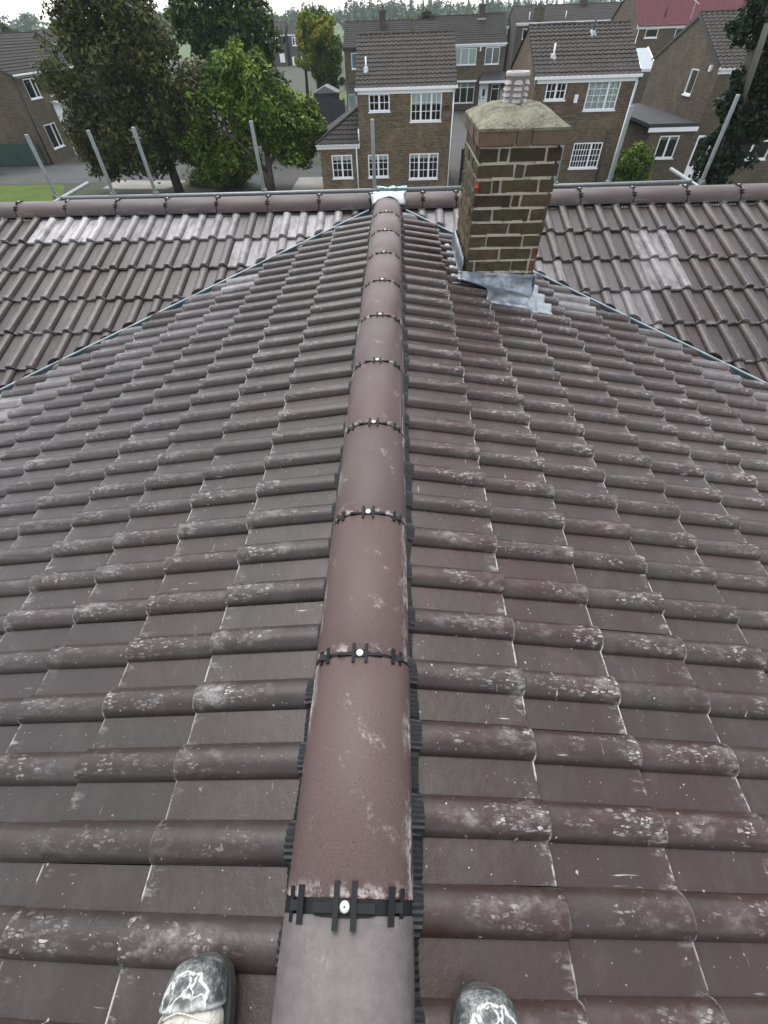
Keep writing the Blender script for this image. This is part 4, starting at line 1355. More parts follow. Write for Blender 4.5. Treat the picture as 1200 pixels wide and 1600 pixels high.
# --- house B
hB = [(7.4, 8.4, -1.9, -1.25), (9.44, 11.0, -2.32, -1.25), (9.4, 10.92, -4.66, -3.58)]
root, P, ro, yr = house_x('brick_house', 'dark brick house right of the chimney with a net-curtained upper window', 6.85, 11.75, 30.0, 6.9, -1.06, .58, BW_B, RF_A, hB)
window(root, P, hB[0], (.5, .5), (2, 2)); window(root, P, hB[1], (.64, .36), [(3, 4), (2, 4)], curtain=WHITEC); window(root, P, hB[2], (.62, .38), [(6, 4), (3, 4)])
pipe(root, [(11.68, 29.95, -1.2), (11.68, 29.94, -6)]); pipe(root, [(11.0, 29.95, -3.2), (11.05, 29.95, -6)], BLACKM, .03)
soil_pipe(root, 7.75, 31.2, -.50, .60, WHITE, LEADW); soil_pipe(root, 9.9, 32.75, .22, .75, BLACKM, LEADW)
m = MB(); m.box(8.86, 9.04, 29.90, 29.997, -2.03, -1.72); bevel(m.build('alarm_box', WHITE, root), .02)
# --- house C behind, between the two
hC = [(5.9, 8.35, -2.46, -1.24), (9.25, 10.75, -2.47, -1.23), (6.2, 8.45, -5.42, -3.75), (9.0, 9.95, GZ, -3.92), (10.3, 11.15, -5.6, -4.0)]
root, P, ro, yr = house_x('brick_house', 'brown terraced house between the two front houses, white front door with oval glass', 4.2, 11.3, 66.3, 7.2, -.95, 1.02, BW_C, RF_C, hC, pitch=.3, course=.33)
window(root, P, hC[0], (1, 1, 1), curtain=WHITEC); window(root, P, hC[1], (.5, .5), curtain=BL)
window(root, P, hC[2], (1, 1, 1), toplight=.26, curtain=(BLIND, .3)); window(root, P, hC[4], (1,), toplight=.22)
m = MB(); m.pbox(P, 9.0, 9.95, GZ, -3.92, -.06, .0); dr = m.build('door', WHITE, root)
m = MB(); ov = [(9.5 + .15 * math.cos(2 * math.pi * k / 20), 66.3 - .012, -4.65 + .34 * math.sin(2 * math.pi * k / 20)) for k in range(20)]
m.add(ov, [tuple(range(20))]); m.build('pane', simple('dark_door_glass', (0.04, 0.05, 0.05), .15), dr)
m = MB(); m.pbox(P, 9.4, 9.62, -5.15, -5.08, .0, .012); m.pbox(P, 9.08, 9.13, -5.15, -4.85, .0, .05); m.build('handle', BLACKM, dr)
m = MB(); m.add([(8.75, 65.2, -3.62), (11.5, 65.2, -3.62), (11.5, 66.29, -3.05), (9.3, 66.29, -3.05), (8.75, 66.29, -3.62)], [(0, 1, 2, 3), (0, 3, 4)]); m.box(8.75, 11.5, 65.2, 65.25, -3.85, -3.623); m.build('porch_roof', [RF_E], root)
m = MB(); m.box(8.76, 11.49, 65.17, 65.198, -3.84, -3.64); m.build('porch_fascia', WHITE, root)
m = MB(); m.box(6.1, 8.55, 65.75, 66.28, -3.74, -3.62); m.build('bay_canopy', WHITE, root)
stack(root, 8.9, yr - .35, .3, 1.75, .62, .5, 1, BW_D)
m = MB(); m.box(8.45, 9.35, yr - .75, yr - .60, .66, .80); m.build('chimney_flashing', LEADW, root)
m = MB(); m.pbox(P, 8.62, 8.78, -1.5, -1.15, .0, .08); m.build('alarm_box', WHITE, root)
# --- house D behind A on the left
hD = [(-4.35, -3.75, -2.16, -1.08), (-4.9, -3.3, -5.0, -3.6)]
root, P, ro, yr = house_x('brick_house', 'house with a chimney and television aerial behind the roof of the middle house', -5.0, 1.2, 60.0, 8.0, -.72, .86, BW_C, RF_C, hD, pitch=.3, course=.33, fasc=BLACKM)
window(root, P, hD[0], (1,), curtain=(simple('pale_blue_blind', (0.30, 0.42, 0.52), .8), 1.0)); window(root, P, hD[1], (.5, .5), toplight=.25, curtain=WHITEC)
m = MB(); roof_slope(m, MX, -5.1, -2.6, 59.0, -3.5, 59.98, -3.05, .3, .3, .03, 4); m.build('canopy', RF_A, root)
stack(root, -1.35, 63.2, .2, 1.55, .62, .62, 1, BW_D, aerial=True)
root, P, ro, yr = house_x('brick_house', 'lower roofed house whose ridge just shows beyond the middle house', 1.3, 4.0, 61.0, 8.0, -.75, .78, BW_C, RF_C, [], pitch=.3, course=.33, fasc=BLACKM)
# --- house E on the right: gable end towards the left, flat roofed extension
X0, X1, Y, DP, EZ, RZ, YR = 16.48, 24.5, 31.9, 8.6, -1.0, .80, 36.1
root = empty('brick_house', (20, 34, GZ), 'right hand brick house with a plain gable wall, one slim window and flat-roofed extension', 'house')
P = PY_(Y); PG = PXn(X0)
gw = (34.05, 34.95, -2.28, -1.24); fw_ = [(16.73, 17.62, GZ, -3.7), (18.98, 20.95, -4.82, -3.72)]
w = MB(); wall(w, P, X0, X1, GZ, EZ, fw_)
wall(w, PG, Y, Y + DP, GZ, EZ, [gw]); w.add([(X0, Y + DP, EZ), (X0, Y, EZ), (X0, YR, RZ - .06)], [(0, 1, 2)])
w.quad((X1, Y, GZ), (X1, Y + DP, GZ), (X1, Y + DP, EZ), (X1, Y, EZ)); w.quad((X1, Y + DP, GZ), (X0, Y + DP, GZ), (X0, Y + DP, EZ), (X1, Y + DP, EZ))
w.quad((X0 + .01, Y + .3, -3.5), (X1 - .01, Y + .3, -3.5), (X1 - .01, Y + DP - .01, -3.5), (X0 + .01, Y + DP - .01, -3.5))
w.build('wall', BW_C, root)
r = MB(); roof_slope(r, MX, X0 - .06, X1 + .06, Y - .2, EZ - .08, YR, RZ, .28, .3, .05); mono(r, MX, X0 - .06, X1 + .06, Y + DP + .2, EZ - .08, YR, RZ)
ro = r.build('roof', RF_A, root)
m = MB(); m.tube([(X0 - .06, YR, RZ - .01), (X1, YR, RZ - .01)], .1, 10); m.build('ridge', RF_A, ro)
m = MB(); m.add([(X0 - .07, Y - .2, EZ - .24), (X0 - .07, YR, RZ - .17), (X0 - .07, Y + DP + .2, EZ - .24), (X0 - .07, Y + DP + .2, EZ - .09), (X0 - .07, YR, RZ - .005), (X0 - .07, Y - .2, EZ - .09)], [(0, 1, 4, 5), (1, 2, 3, 4)]); m.build('verge', BLACKM, root)
gutter(root, P, X0 - .05, X1, EZ - .06)
window(root, PG, gw, (1,), curtain=(BLIND, .25)); window(root, P, fw_[1], (1, 1), toplight=.26)
m = MB(); m.pbox(P, 16.73, 17.62, GZ, -5.05, -.06, .0); m.pbox(P, 16.73, 16.82, -5.05, -3.7, -.06, 0); m.pbox(P, 17.53, 17.62, -5.05, -3.7, -.06, 0); m.pbox(P, 16.82, 17.53, -3.8, -3.7, -.06, 0)
dr = m.build('door', WHITE, root); m = MB(); m.pbox(P, 16.82, 17.53, -5.05, -3.8, -.04, -.03); m.build('pane', GLASS, dr)
m = MB(); m.box(17.3, 17.5, 31.79, 31.83, -1.35, -1.1); m.build('wall_lamp', WHITE, root)
m = MB(); m.pbox(PG, 32.7, 32.85, -1.25, -1.02, 0, .12); m.build('wall_lamp', WHITE, root)
ew = (14.65, 15.72, -4.66, -3.67)
w = MB(); wall(w, P, 13.96, X0 - .003, GZ, -3.45, [ew]); w.quad((13.96, 40.3, GZ), (13.96, Y, GZ), (13.96, Y, -3.45), (13.96, 40.3, -3.45)); w.quad((X0, 40.3, GZ), (13.96, 40.3, GZ), (13.96, 40.3, -3.45), (X0, 40.3, -3.45))
w.build('extension_wall', BW_C, root); window(root, P, ew, (.5, .5), curtain=(BLIND, .2))
m = MB(); m.box(13.80, X0 - .004, Y - .16, 40.4, -3.30, -3.20); m.box(13.80, 13.86, Y - .16, 40.4, -3.198, -3.15); m.box(13.862, X0 - .004, Y - .16, Y - .10, -3.198, -3.14); m.build('flat_roof', RF_E, root)
m = MB(); m.box(13.82, X0 - .004, Y - .158, Y - .10, -3.49, -3.302); m.build('fascia', WHITE, root)
m = MB(); m.tube([(16.3, 36.8, .55), (16.3, 36.8, 1.35)], .02, 6); m.tube([(16.3, 36.3, 1.1), (16.25, 37.2, 1.3)], .012, 6); m.build('aerial', POTRIM, root)
stack(root, 19.3, 36.1, .5, 1.9, .8, .6, 2, BW_D)
# --- house F with the red sheet roof
hF = [(22.1, 23.2, -.72, -.16), (24.7, 25.8, -.9, -.16)]
root = empty('brick_house', (25, 58, GZ), 'tall house with a faded red sheet roof at the top right', 'house')
P = PY_(58.0); w = MB(); wall(w, P, 21.3, 32, GZ, .1, hF); w.add([(21.3, 66, GZ), (21.3, 58, GZ), (21.3, 58, .1), (21.3, 62, 2.4), (21.3, 66, .1)], [(0, 1, 2, 3, 4)]); w.quad((32, 66, GZ), (21.3, 66, GZ), (21.3, 66, .1), (32, 66, .1)); w.build('wall', BW_C, root)
for h in hF: window(root, P, h, (1,))
r = MB(); roof_slope(r, MX, 21.2, 32.1, 57.75, -.02, 62, 2.45, .33, 5.0, .05, 6); mono(r, MX, 21.2, 32.1, 66.2, 0, 62, 2.45); r.build('roof', RF_F, root)
gutter(root, P, 21.2, 32.1, .06); pipe(root, [(21.4, 57.94, -.1), (21.4, 57.94, -6)]); pipe(root, [(23.6, 58.6, .5), (23.6, 58.6, 1.3)], BLACKM, .05, 'vent_pipe')
# --- houses G far behind B
root, P, ro, yr = house_x('brick_house', 'long dark roof stretching behind the net-curtained house', 15.3, 33.5, 84.0, 8.0, .2, 1.62, BW_D, RF_C, [(16.2, 17.2, -1.2, -.3)], pitch=.6, course=.5, detail=False)
window(root, P, (16.2, 17.2, -1.2, -.3), (.5, .5)); stack(root, 18.0, 84.6, .1, 1.5, 1.3, .6, 2, BW_C); stack(root, 24.3, yr, 1.3, 2.3, 1.0, .6, 0, BW_D); pipe(root, [(16.9, 84.6, .2), (16.9, 84.6, 1.1)], WHITE, .05, 'vent_pipe'); pipe(root, [(21.5, 84.6, .2), (21.5, 84.6, 1.1)], WHITE, .05, 'vent_pipe')
root, P, ro, yr = house_x('brick_house', 'small house with one white window left of the long dark roof', 11.6, 15.0, 88.0, 7.0, -.1, 1.15, BW_D, RF_C, [(14.35, 15.0 - .1, -1.2, -.3)], pitch=.5, course=.45, detail=False)
window(root, P, (14.35, 14.9, -1.2, -.3), (.5, .5))
# --- house H on the left: gable towards the camera, windows on the side facing the road
root = empty('brick_house', (-30.5, 46, GZ), 'brick house at the left edge with white windows and a black downpipe on its corner', 'house')
XH = -27.13; P = PXp(XH); PG = PY_(42.96)
hH = [(43.85, 45.35, -2.33, -1.26), (46.55, 47.6, -2.37, -1.26), (43.87, 45.5, -5.2, -3.78), (48.5, 49.4, -2.37, -1.26)]
w = MB(); wall(w, P, 42.96, 53.0, GZ, -1.05, hH); w.add([(-34.4, 42.96, GZ), (XH, 42.96, GZ), (XH, 42.96, -1.05), (-30.75, 42.96, .78), (-34.4, 42.96, -1.05)], [(0, 1, 2, 3, 4)])
w.quad((XH, 53, GZ), (-34.4, 53, GZ), (-34.4, 53, -1.05), (XH, 53, -1.05)); w.quad((-34.4, 53, GZ), (-34.4, 42.96, GZ), (-34.4, 42.96, -1.05), (-34.4, 53, -1.05))
w.quad((XH - .3, 43.2, -3.5), (XH - .3, 52.8, -3.5), (-34.3, 52.8, -3.5), (-34.3, 43.2, -3.5)); w.build('wall', BW_C, root)
r = MB(); roof_slope(r, MY, 42.86, 53.1, XH + .22, -1.13, -30.75, .82, .3, .33, .03, 4); r.f = [f[::-1] for f in r.f]; mono(r, MY, 42.86, 53.1, -34.6, -1.13, -30.75, .82); r.build('roof', RF_C, root)
m = MB(); m.add([(XH + .2, 42.85, -1.28), (XH + .2, 42.85, -1.10), (-30.75, 42.85, .84), (-30.75, 42.85, .66)], [(0, 1, 2, 3)]); m.add([(-34.5, 42.85, -1.28), (-34.5, 42.85, -1.10), (-30.75, 42.85, .84), (-30.75, 42.85, .66)], [(3, 2, 1, 0)]); m.build('verge', BLACKM, root)
gutter(root, P, 42.9, 53, -1.0, WHITE, .18)
window(root, P, hH[0], (.65, .35), curtain=(NET, 1.0)); window(root, P, hH[1], (1,), curtain=BL); window(root, P, hH[2], (.62, .38), toplight=0, curtain=(NET, .5)); window(root, P, hH[3], (.5, .5))  # curtains and blind added here to stand in for sky reflected in the panes
m = MB(); m.pbox(P, 46.3, 49.6, -3.88, -2.78, .004, .05); m.build('cladding_panel', WHITE, root); m = MB(); m.pbox(P, 46.2, 49.7, -2.76, -2.66, .0, .45); m.build('canopy', WHITE, root)
m = MB(); m.pbox(P, 46.5, 47.4, GZ, -3.95, .004, .05); m.build('door', WHITE, root)
pipe(root, [(XH - .10, 42.9, -1.1), (XH - .10, 42.9, -6)], BLACKM, .045)
# --- roofs farther left
for (nm, xa, xb, yy, ez, rz, bw) in (('grey gabled house with a pale ridge beyond the left house roof', -56, -45.5, 70, -.2, 1.25, BW_D), ('small brick gable peeping out left of the big tree', -44.2, -39.5, 66, -.6, .95, BW_D), ('far low house seen past the left edge of the big tree', -66, -52, 110, -.4, 1.1, BW_D)):
    root, P, ro, yr = house_x('brick_house', nm, xa, xb, yy, 8, ez, rz, bw, RF_C, [], pitch=.6, course=.5, detail=False)
# --- two detached houses far off
for k, (lab, xa, xb) in enumerate((('left of two small grey detached houses far off between the trees', -30.3, -26.3), ('right of two small grey detached houses far off, white garage door', -25.5, -21.4))):
    hs = [(xa + .5, xa + 2.9, -2.6, -1.25)] if k == 0 else [(xa + .8, xa + 2.2, -2.75, -1.3), (xa + .3, xa + 2.7, GZ, -4.5)]
    root, P, ro, yr = house_x('brick_house', lab, xa, xb, 150, 8, -.92, 1.08, BW_D, RF_C, hs, pitch=.6, course=.5, detail=False)
    window(root, P, hs[0], (.5, .5), fw=.16)
    if k == 1: m = MB(); m.pbox(P, *hs[1], -.06, .0); m.build('garage_door', WHITE, root)
    else:
        m = MB(); m.pbox(P, xa + 2.2, xa + 3.4, -5.4, -3.9, .0, .05); m.build('window', WHITE, root)

# ------------------------------------------------------------------ conservatory, fences, bins
root = empty('conservatory', (17, 46, GZ), 'white framed glass conservatory in the gap left of the gable house', 'conservatory')
m = MB()
for x in (15.4, 16.5, 17.6, 18.7): m.box(x - .05, x + .05, 45.0, 45.1, GZ, -1.9)
m.box(15.35, 18.75, 45.0, 45.1, -2.0, -1.85); m.box(15.35, 18.75, 45.0, 45.1, -4.9, -4.8)
m.box(15.35, 15.45, 45.1, 48, -2.0, -1.85)
for x in (15.4, 16.5, 17.6, 18.7): m.tube([(x, 45, -1.85), (x, 47.8, -.9)], .05, 6)
m.build('frame', WHITE, root)
m = MB(); m.quad((15.4, 45.05, -1.86), (18.7, 45.05, -1.86), (18.7, 47.8, -.92), (15.4, 47.8, -.92)); m.build('roof_panel', simple('milky_roof_panel', (0.22, 0.26, 0.28), .3), root)
m = MB(); m.box(15.45, 18.65, 45.03, 45.06, -4.8, -2.0); m.build('pane', GLASS, root)
m = MB(); m.box(15.35, 18.75, 45.0, 45.12, GZ, -4.9); m.build('wall', BW_C, root)
FENCE_D = simple('dark_stained_fence', (0.030, 0.033, 0.036), .8, 0, .3, 3, .2)
FENCE_G = simple('dark_green_fence', (0.018, 0.048, 0.034), .7, 0, .25, 3, .2)
FENCE_B = simple('black_brown_fence', (0.022, 0.018, 0.014), .85, 0, .3, 3, .2)
def fence(label, p0, p1, h, mat, panel=1.8):
    p0, p1 = Vector(p0), Vector(p1); L = (p1 - p0).length; n = max(1, round(L / panel)); u = (p1 - p0) / L; nrm = Vector((-u.y, u.x, 0))
    root = empty('fence', (p0.x, p0.y, GZ), label, 'fence')
    def bx(a, b, t0, t1, z0, z1, nm):
        m = MB(); v = []
        for z in (z0, z1):
            for t in (t0, t1):
                for s in (a, b): q = p0 + u * s + nrm * t; v.append((q.x, q.y, GZ + z))
        m.add(v, [(0, 2, 3, 1), (4, 5, 7, 6), (0, 1, 5, 4), (2, 6, 7, 3), (0, 4, 6, 2), (1, 3, 7, 5)]); m.build(nm, mat, root)
    for k in range(n + 1): bx(k * L / n - .05, k * L / n + .05, -.05, .05, 0, h + .08, 'post')
    for k in range(n):
        a, b = k * L / n + .052, (k + 1) * L / n - .052; nb_ = 12
        for i in range(nb_): bx(a + (b - a) * i / nb_ + .004, a + (b - a) * (i + 1) / nb_ - .004, -.012 + .006 * (i % 2), .012 + .006 * (i % 2), .05, h - .05 + random.gauss(0, .008), 'board')
        bx(a, b, -.03, -.019, h - .35, h - .27, 'rail'); bx(a, b, -.03, -.019, .3, .38, 'rail')
fence('dark grey garden fence between the bright green tree and the middle house', (-9.2, 59.5, 0), (-5.1, 57.5, 0), 1.95, FENCE_D)
fence('dark green fence beside the left house gable', (-33.5, 42.6, 0), (-27.6, 42.6, 0), 1.42, FENCE_G)
fence('black garden fence in the gap between the two front houses', (3.9, 33, 0), (6.5, 45, 0), 1.75, FENCE_B)
fence('shaded fence running back between the net-curtained house and the flat-roofed extension', (12.6, 36, 0), (12.9, 44.5, 0), 1.8, FENCE_B)
root = empty('garden_shed', (-7.4, 63, GZ), 'grey roofed shed showing over the dark grey fence', 'shed')
m = MB(); m.box(-8.6, -6.2, 62, 64.4, GZ, -3.95); m.build('wall', FENCE_D, root)
m = MB(); m.add([(-8.75, 61.9, -3.95), (-6.05, 61.9, -3.95), (-6.05, 64.5, -3.95), (-8.75, 64.5, -3.95), (-7.4, 61.9, -3.4), (-7.4, 64.5, -3.4)], [(0, 4, 5, 3), (4, 1, 2, 5), (0, 1, 4), (2, 3, 5)]); m.build('roof', simple('felt_shed_roof', (0.16, 0.165, 0.17), .9), root)
def bin_(label, x, y, c, lidc):
    root = empty('storage_tub', (x, y, GZ), label, 'tub')
    m = MB(); m.tube([(x, y, GZ), (x, y, GZ + .55), (x, y, GZ + .58)], [.24, .32, .33], 14); m.build('body', simple('tub_body_' + label[:4], c, .5), root, smooth=False)
    m = MB(); m.tube([(x, y, GZ + .581), (x, y, GZ + .62), (x, y, GZ + .66)], [.34, .34, .2], 14); m.build('lid', simple('tub_lid_' + label[:4], lidc, .4), root)
bin_('teal lidded garden tub at the foot of the net-curtained house', 10.1, 29.5, (0.05, 0.06, 0.06), (0.05, 0.22, 0.20))
bin_('purple lidded garden tub at the foot of the net-curtained house', 11.05, 29.5, (0.03, 0.03, 0.05), (0.10, 0.06, 0.28))

# ------------------------------------------------------------------ trees
def leaves(clumps, n, size, flat=0.5, stretch=1.35):
    """numpy leaf quads scattered on the shells of clumps [(centre, radius-vector)]"""
    C = np.array([c for c, r in clumps]); Rr = np.array([r for c, r in clumps])
    wts = (Rr.prod(axis=1)) ** (2 / 3); wts /= wts.sum()
    idx = rng.choice(len(C), n, p=wts)
    d = rng.normal(size=(n, 3)); d /= np.linalg.norm(d, axis=1)[:, None]
    rad = rng.uniform(0.55, 1.08, n) ** 0.7
    stray = rng.random(n) < 0.13
    rad[stray] *= rng.uniform(1.05, 1.5, stray.sum())
    p = C[idx] + d * Rr[idx] * rad[:, None]
    nrm = d * 0.7 + rng.normal(size=(n, 3)) * 0.55 + np.array([0, 0, flat])
    nrm /= np.linalg.norm(nrm, axis=1)[:, None]
    t = np.cross(nrm, rng.normal(size=(n, 3))); t /= np.linalg.norm(t, axis=1)[:, None]
    b = np.cross(nrm, t)
    s = size * (0.4 + 1.1 * rng.random(n) ** 1.6)[:, None]
    v = np.empty((n, 4, 3))
    v[:, 0] = p - t * s * stretch; v[:, 1] = p + b * s * 0.62 + nrm * s * .12; v[:, 2] = p + t * s * stretch; v[:, 3] = p - b * s * 0.62 + nrm * s * .12
    return v.reshape(-1, 3)
def quads_obj(name, v, mat, parent, off):
    n = len(v) // 4
    me = bpy.data.meshes.new(name)
    me.vertices.add(len(v)); me.vertices.foreach_set('co', (v - np.array(off)).astype(np.float32).ravel())
    me.loops.add(n * 4); me.loops.foreach_set('vertex_index', np.arange(n * 4, dtype=np.int32))
    me.polygons.add(n); me.polygons.foreach_set('loop_start', np.arange(0, n * 4, 4, dtype=np.int32))
    me.update(calc_edges=True); me.materials.append(mat)
    o = bpy.data.objects.new(name, me); col.objects.link(o)
    if parent is not None: o.parent = parent
    else: o.location = off
    return o
def clumps_for(blobs, per, fr=(0.20, 0.36), shell=0.55):
    out = []
    for (c, r) in blobs:
        c = np.array(c, float); r = np.array(r, float)
        for _ in range(per):
            d = rng.normal(size=3); d /= np.linalg.norm(d)
            k = rng.uniform(shell, 1.0)
            f = rng.uniform(*fr)
            out.append((c + d * r * k * (1 - f * .5), np.full(3, r.mean() * f) * rng.uniform(.8, 1.2, 3)))
    return out
def tree(name, label, base, trunk, blobs, n, size, leafm, barkm, per=26, fr=(0.2, 0.36), cat='tree', limbs=6, group=None, stretch=1.35):
    root = empty(name, base, label, cat, group)
    cl = clumps_for(blobs, per, fr)
    m = MB()
    for t in trunk: m.tube([p for p, r in t], [r for p, r in t], 9)
    top = Vector(trunk[0][-1][0])
    st = trunk[0][max(0, len(trunk[0]) - 2)][0]; r0 = trunk[0][max(0, len(trunk[0]) - 2)][1]
    for k in range(limbs):
        c = cl[int(rng.integers(len(cl)))][0]; s_ = Vector(st).lerp(top, random.random()); e_ = Vector(c)
        mid = s_.lerp(e_, .5) + Vector((0, 0, -.15 * (e_ - s_).length + random.uniform(0, .5)))
        m.tube([s_, mid, e_], [r0 * .55, r0 * .32, r0 * .08], 6)
    m.build('trunk', barkm, root, smooth=True)
    quads_obj('crown', leaves(cl, n, size, stretch=stretch), leafm, root, base)
    return root
# T1 big olive-brown tree
tree('broadleaf_tree', 'large olive brown tree with dense foliage at the left', (-13.9, 33.6, GZ),
     [[((-13.9, 33.6, GZ), .30), ((-14.0, 33.7, -4.6), .24), ((-14.6, 33.9, -2.2), .17), ((-14.8, 34, .5), .08)]],
     [((-14.6, 34.2, .8), (3.3, 2.8, 2.6)), ((-17.0, 34.0, -.9), (2.9, 2.6, 2.4)), ((-13.2, 33.8, -1.6), (3.0, 2.6, 2.3)), ((-15.8, 33.4, -3.2), (3.0, 2.4, 1.6)), ((-18.4, 34.2, -3.0), (1.9, 1.9, 1.6)), ((-12.6, 33.5, -3.4), (1.6, 1.8, 1.1)), ((-16.4, 34.4, 1.6), (2.0, 2.0, 1.8)), ((-15.6, 33.2, -4.3), (2.6, 1.8, .9)), ((-18.0, 33.6, -4.4), (1.4, 1.4, .8))],
     48000, .098, LF_BROWN, BARKD, 30)
# T2 bright green multi-stemmed tree
tree('broadleaf_tree', 'bright green multi-stemmed tree in front of the road, next to the extension', (-7.9, 33.3, GZ),
     [[((-7.9, 33.3, GZ), .26), ((-8.2, 33.2, -5.0), .20), ((-9.0, 33.1, -3.9), .12), ((-10.2, 33.0, -2.9), .05)],
      [((-7.85, 33.35, GZ), .22), ((-7.8, 33.3, -4.9), .19), ((-7.7, 33.2, -3.2), .13), ((-7.5, 33.2, -1.2), .06)],
      [((-7.9, 33.2, -5.0), .12), ((-8.6, 32.7, -4.1), .09), ((-9.4, 32.5, -3.2), .05)],
      [((-7.7, 33.3, -4.7), .12), ((-6.6, 33.2, -3.6), .08), ((-5.6, 33.1, -2.6), .04)]],
     [((-7.6, 33.4, -1.9), (2.5, 2.2, 1.8)), ((-5.6, 33.2, -2.7), (1.8, 1.8, 1.5)), ((-9.8, 33.3, -2.8), (2.2, 2.0, 1.7)), ((-11.6, 33.2, -3.6), (1.5, 1.6, 1.2)), ((-8.4, 33.6, -.5), (1.6, 1.6, 1.0)), ((-6.0, 32.8, -4.0), (1.3, 1.4, .9)), ((-11.2, 33.0, -4.8), (1.5, 1.5, .8)), ((-9.4, 32.8, -4.3), (1.5, 1.3, .8)), ((-6.6, 33.7, -3.3), (2.0, 1.8, 1.3)), ((-5.0, 33.2, -3.2), (1.2, 1.3, 1.2)), ((-9.2, 33.6, -.9), (1.7, 1.6, 1.0))],
     42000, .095, LF_GREEN, BARK, 28)
# T3 tall dark tree behind
tree('broadleaf_tree', 'tall dark green tree rising out of the picture behind the bright green tree', (-12.4, 45, GZ),
     [[((-12.4, 45, GZ), .35), ((-12.3, 45, -2), .28), ((-12.2, 45, 3), .12)]],
     [((-13.8, 45, 1.4), (1.9, 1.9, 2.4)), ((-10.6, 44.6, 1.2), (2.4, 2.2, 3.0)), ((-11.6, 45, -1.6), (3.0, 2.6, 2.2)), ((-11.9, 45, 4.6), (2.6, 2.4, 2.6)), ((-9.9, 44.6, -2.0), (1.8, 1.8, 1.8))],
     24000, .14, LF_DARK, BARKD, 28)
# T4 yellowing conifer-like tree
tree('conifer_tree', 'yellow and green conical tree left of the middle house roof', (-9.2, 72, GZ),
     [[((-9.2, 72, GZ), .35), ((-9.2, 72, -2), .28), ((-9.1, 72, 2.4), .06)]],
     [((-8.3, 72, -.9), (2.4, 2.2, 2.2)), ((-8.2, 72.3, -3.2), (2.2, 2.0, 2.0)), ((-8.6, 72, .7), (2.0, 1.8, 1.3)), ((-7.6, 72, -1.8), (1.5, 1.5, 2.0))],
     22000, .13, LF_GREEN, BARKD, 24)
tree('conifer_tree', 'golden leaved tree pressed against the dark conical tree', (-10.6, 70.6, GZ),
     [[((-10.6, 70.6, GZ), .2), ((-10.4, 70.6, -2.4), .15), ((-10.2, 70.6, 1.0), .05)]],
     [((-10.3, 70.5, -1.4), (1.2, 1.2, 1.7)), ((-9.6, 70.3, .3), (1.7, 1.3, 1.1)), ((-7.9, 70.4, .5), (1.3, 1.2, .8)), ((-9.9, 70.6, 1.3), (1.0, 1.0, .6))],
     11000, .12, LF_YEL, BARKD, 20)
# T5 dull dark tree beyond the middle house
tree('broadleaf_tree', 'dull dark sparse tree beyond the middle house ridge', (3.6, 92, GZ),
     [[((3.6, 92, GZ), .3), ((3.6, 92, -1), .2), ((3.6, 92, 2.2), .06)]],
     [((3.3, 92, -.2), (2.6, 2.2, 1.5)), ((4.6, 92, .7), (1.6, 1.6, 1.2)), ((2.4, 92, .3), (1.4, 1.4, .9))], 9000, .14, LF_DULL, BARKD, 18)
# T6 ivy-clad lopped tree on the right
root = tree('ivy_tree', 'ivy clad lopped tree in front of the right hand house', (12.6, 21.5, GZ),
     [[((12.6, 21.5, GZ), .32), ((12.3, 21.4, -3.4), .22), ((12.0, 21.3, -1.2), .17), ((11.75, 21.2, .2), .13)],
      [((12.2, 21.4, -3.0), .14), ((13.4, 21.2, -1.9), .10), ((14.6, 21.2, -1.0), .05)]],
     [((12.3, 21.4, -3.2), (.75, .8, 1.3)), ((11.6, 21.3, .9), (.75, .8, 1.0)), ((12.7, 21.4, .4), (1.0, .9, 1.3)), ((12.9, 21.5, -1.5), (.9, .9, 1.2)), ((11.6, 21.0, -1.0), (.35, .5, .8)), ((11.75, 21.2, -2.6), (.5, .5, .8)), ((13.2, 21.3, 1.6), (1.1, 1.0, 1.1)), ((12.2, 21.0, -4.4), (.8, .7, .9)), ((12.6, 20.9, -2.2), (.9, .7, 1.2)), ((13.3, 21.2, -.3), (.9, .8, 1.2))],
     30000, .07, LF_IVY, STUMP, 24, stretch=1.1)
m = MB(); m.tube([(12.05, 20.9, -1.6), (11.75, 20.6, -.5), (11.5, 20.45, .62)], [.10, .095, .09], 12); m.build('cut_limb', STUMP, root, smooth=True)
# bushes
def bush(label, c, r, n, size, mat, name='bush', per=22):
    root = empty(name, (c[0], c[1], GZ), label, 'bush')
    cl = clumps_for([(c, r)], per, (.25, .45))
    m = MB()
    for k in range(5): e_ = cl[k][0]; m.tube([(c[0], c[1], GZ), tuple((np.array((c[0], c[1], GZ)) + e_) / 2), tuple(e_)], [.04, .03, .01], 5)
    m.build('stem', BARKD, root)
    quads_obj('foliage', leaves(cl, n, size), mat, root, (c[0], c[1], GZ))
bush('rounded green bush beside the flat-roofed extension', (12.7, 29.6, -4.6), (1.0, .95, 1.1), 7000, .06, LF_GREEN)
bush('dark shrub in the shade below the rounded green bush', (12.3, 29.0, -5.4), (.9, .8, .6), 3500, .06, LF_DARK)
bush('rusty low shrub at the foot of the left house', (-25.0, 44.4, -5.4), (1.3, .8, .6), 3500, .07, LF_DULL)
bush('straggly low hedge behind the rail under the trees', (-11.6, 35.0, -5.55), (2.6, .7, .45), 7000, .06, LF_GREEN, per=34)
bush('dark ivy bank under the bright green tree', (-10.2, 34.3, -5.2), (1.8, .7, .8), 6000, .06, LF_DARK, per=30)
bush('dark shrub under the conical tree', (-8.2, 69.5, -4.9), (1.8, 1.2, 1.2), 4000, .11, LF_DARK)
bush('dark corner shrub at the far left beside the lawn', (-30.2, 39.6, -5.3), (.8, .8, .75), 2500, .07, LF_DARK)
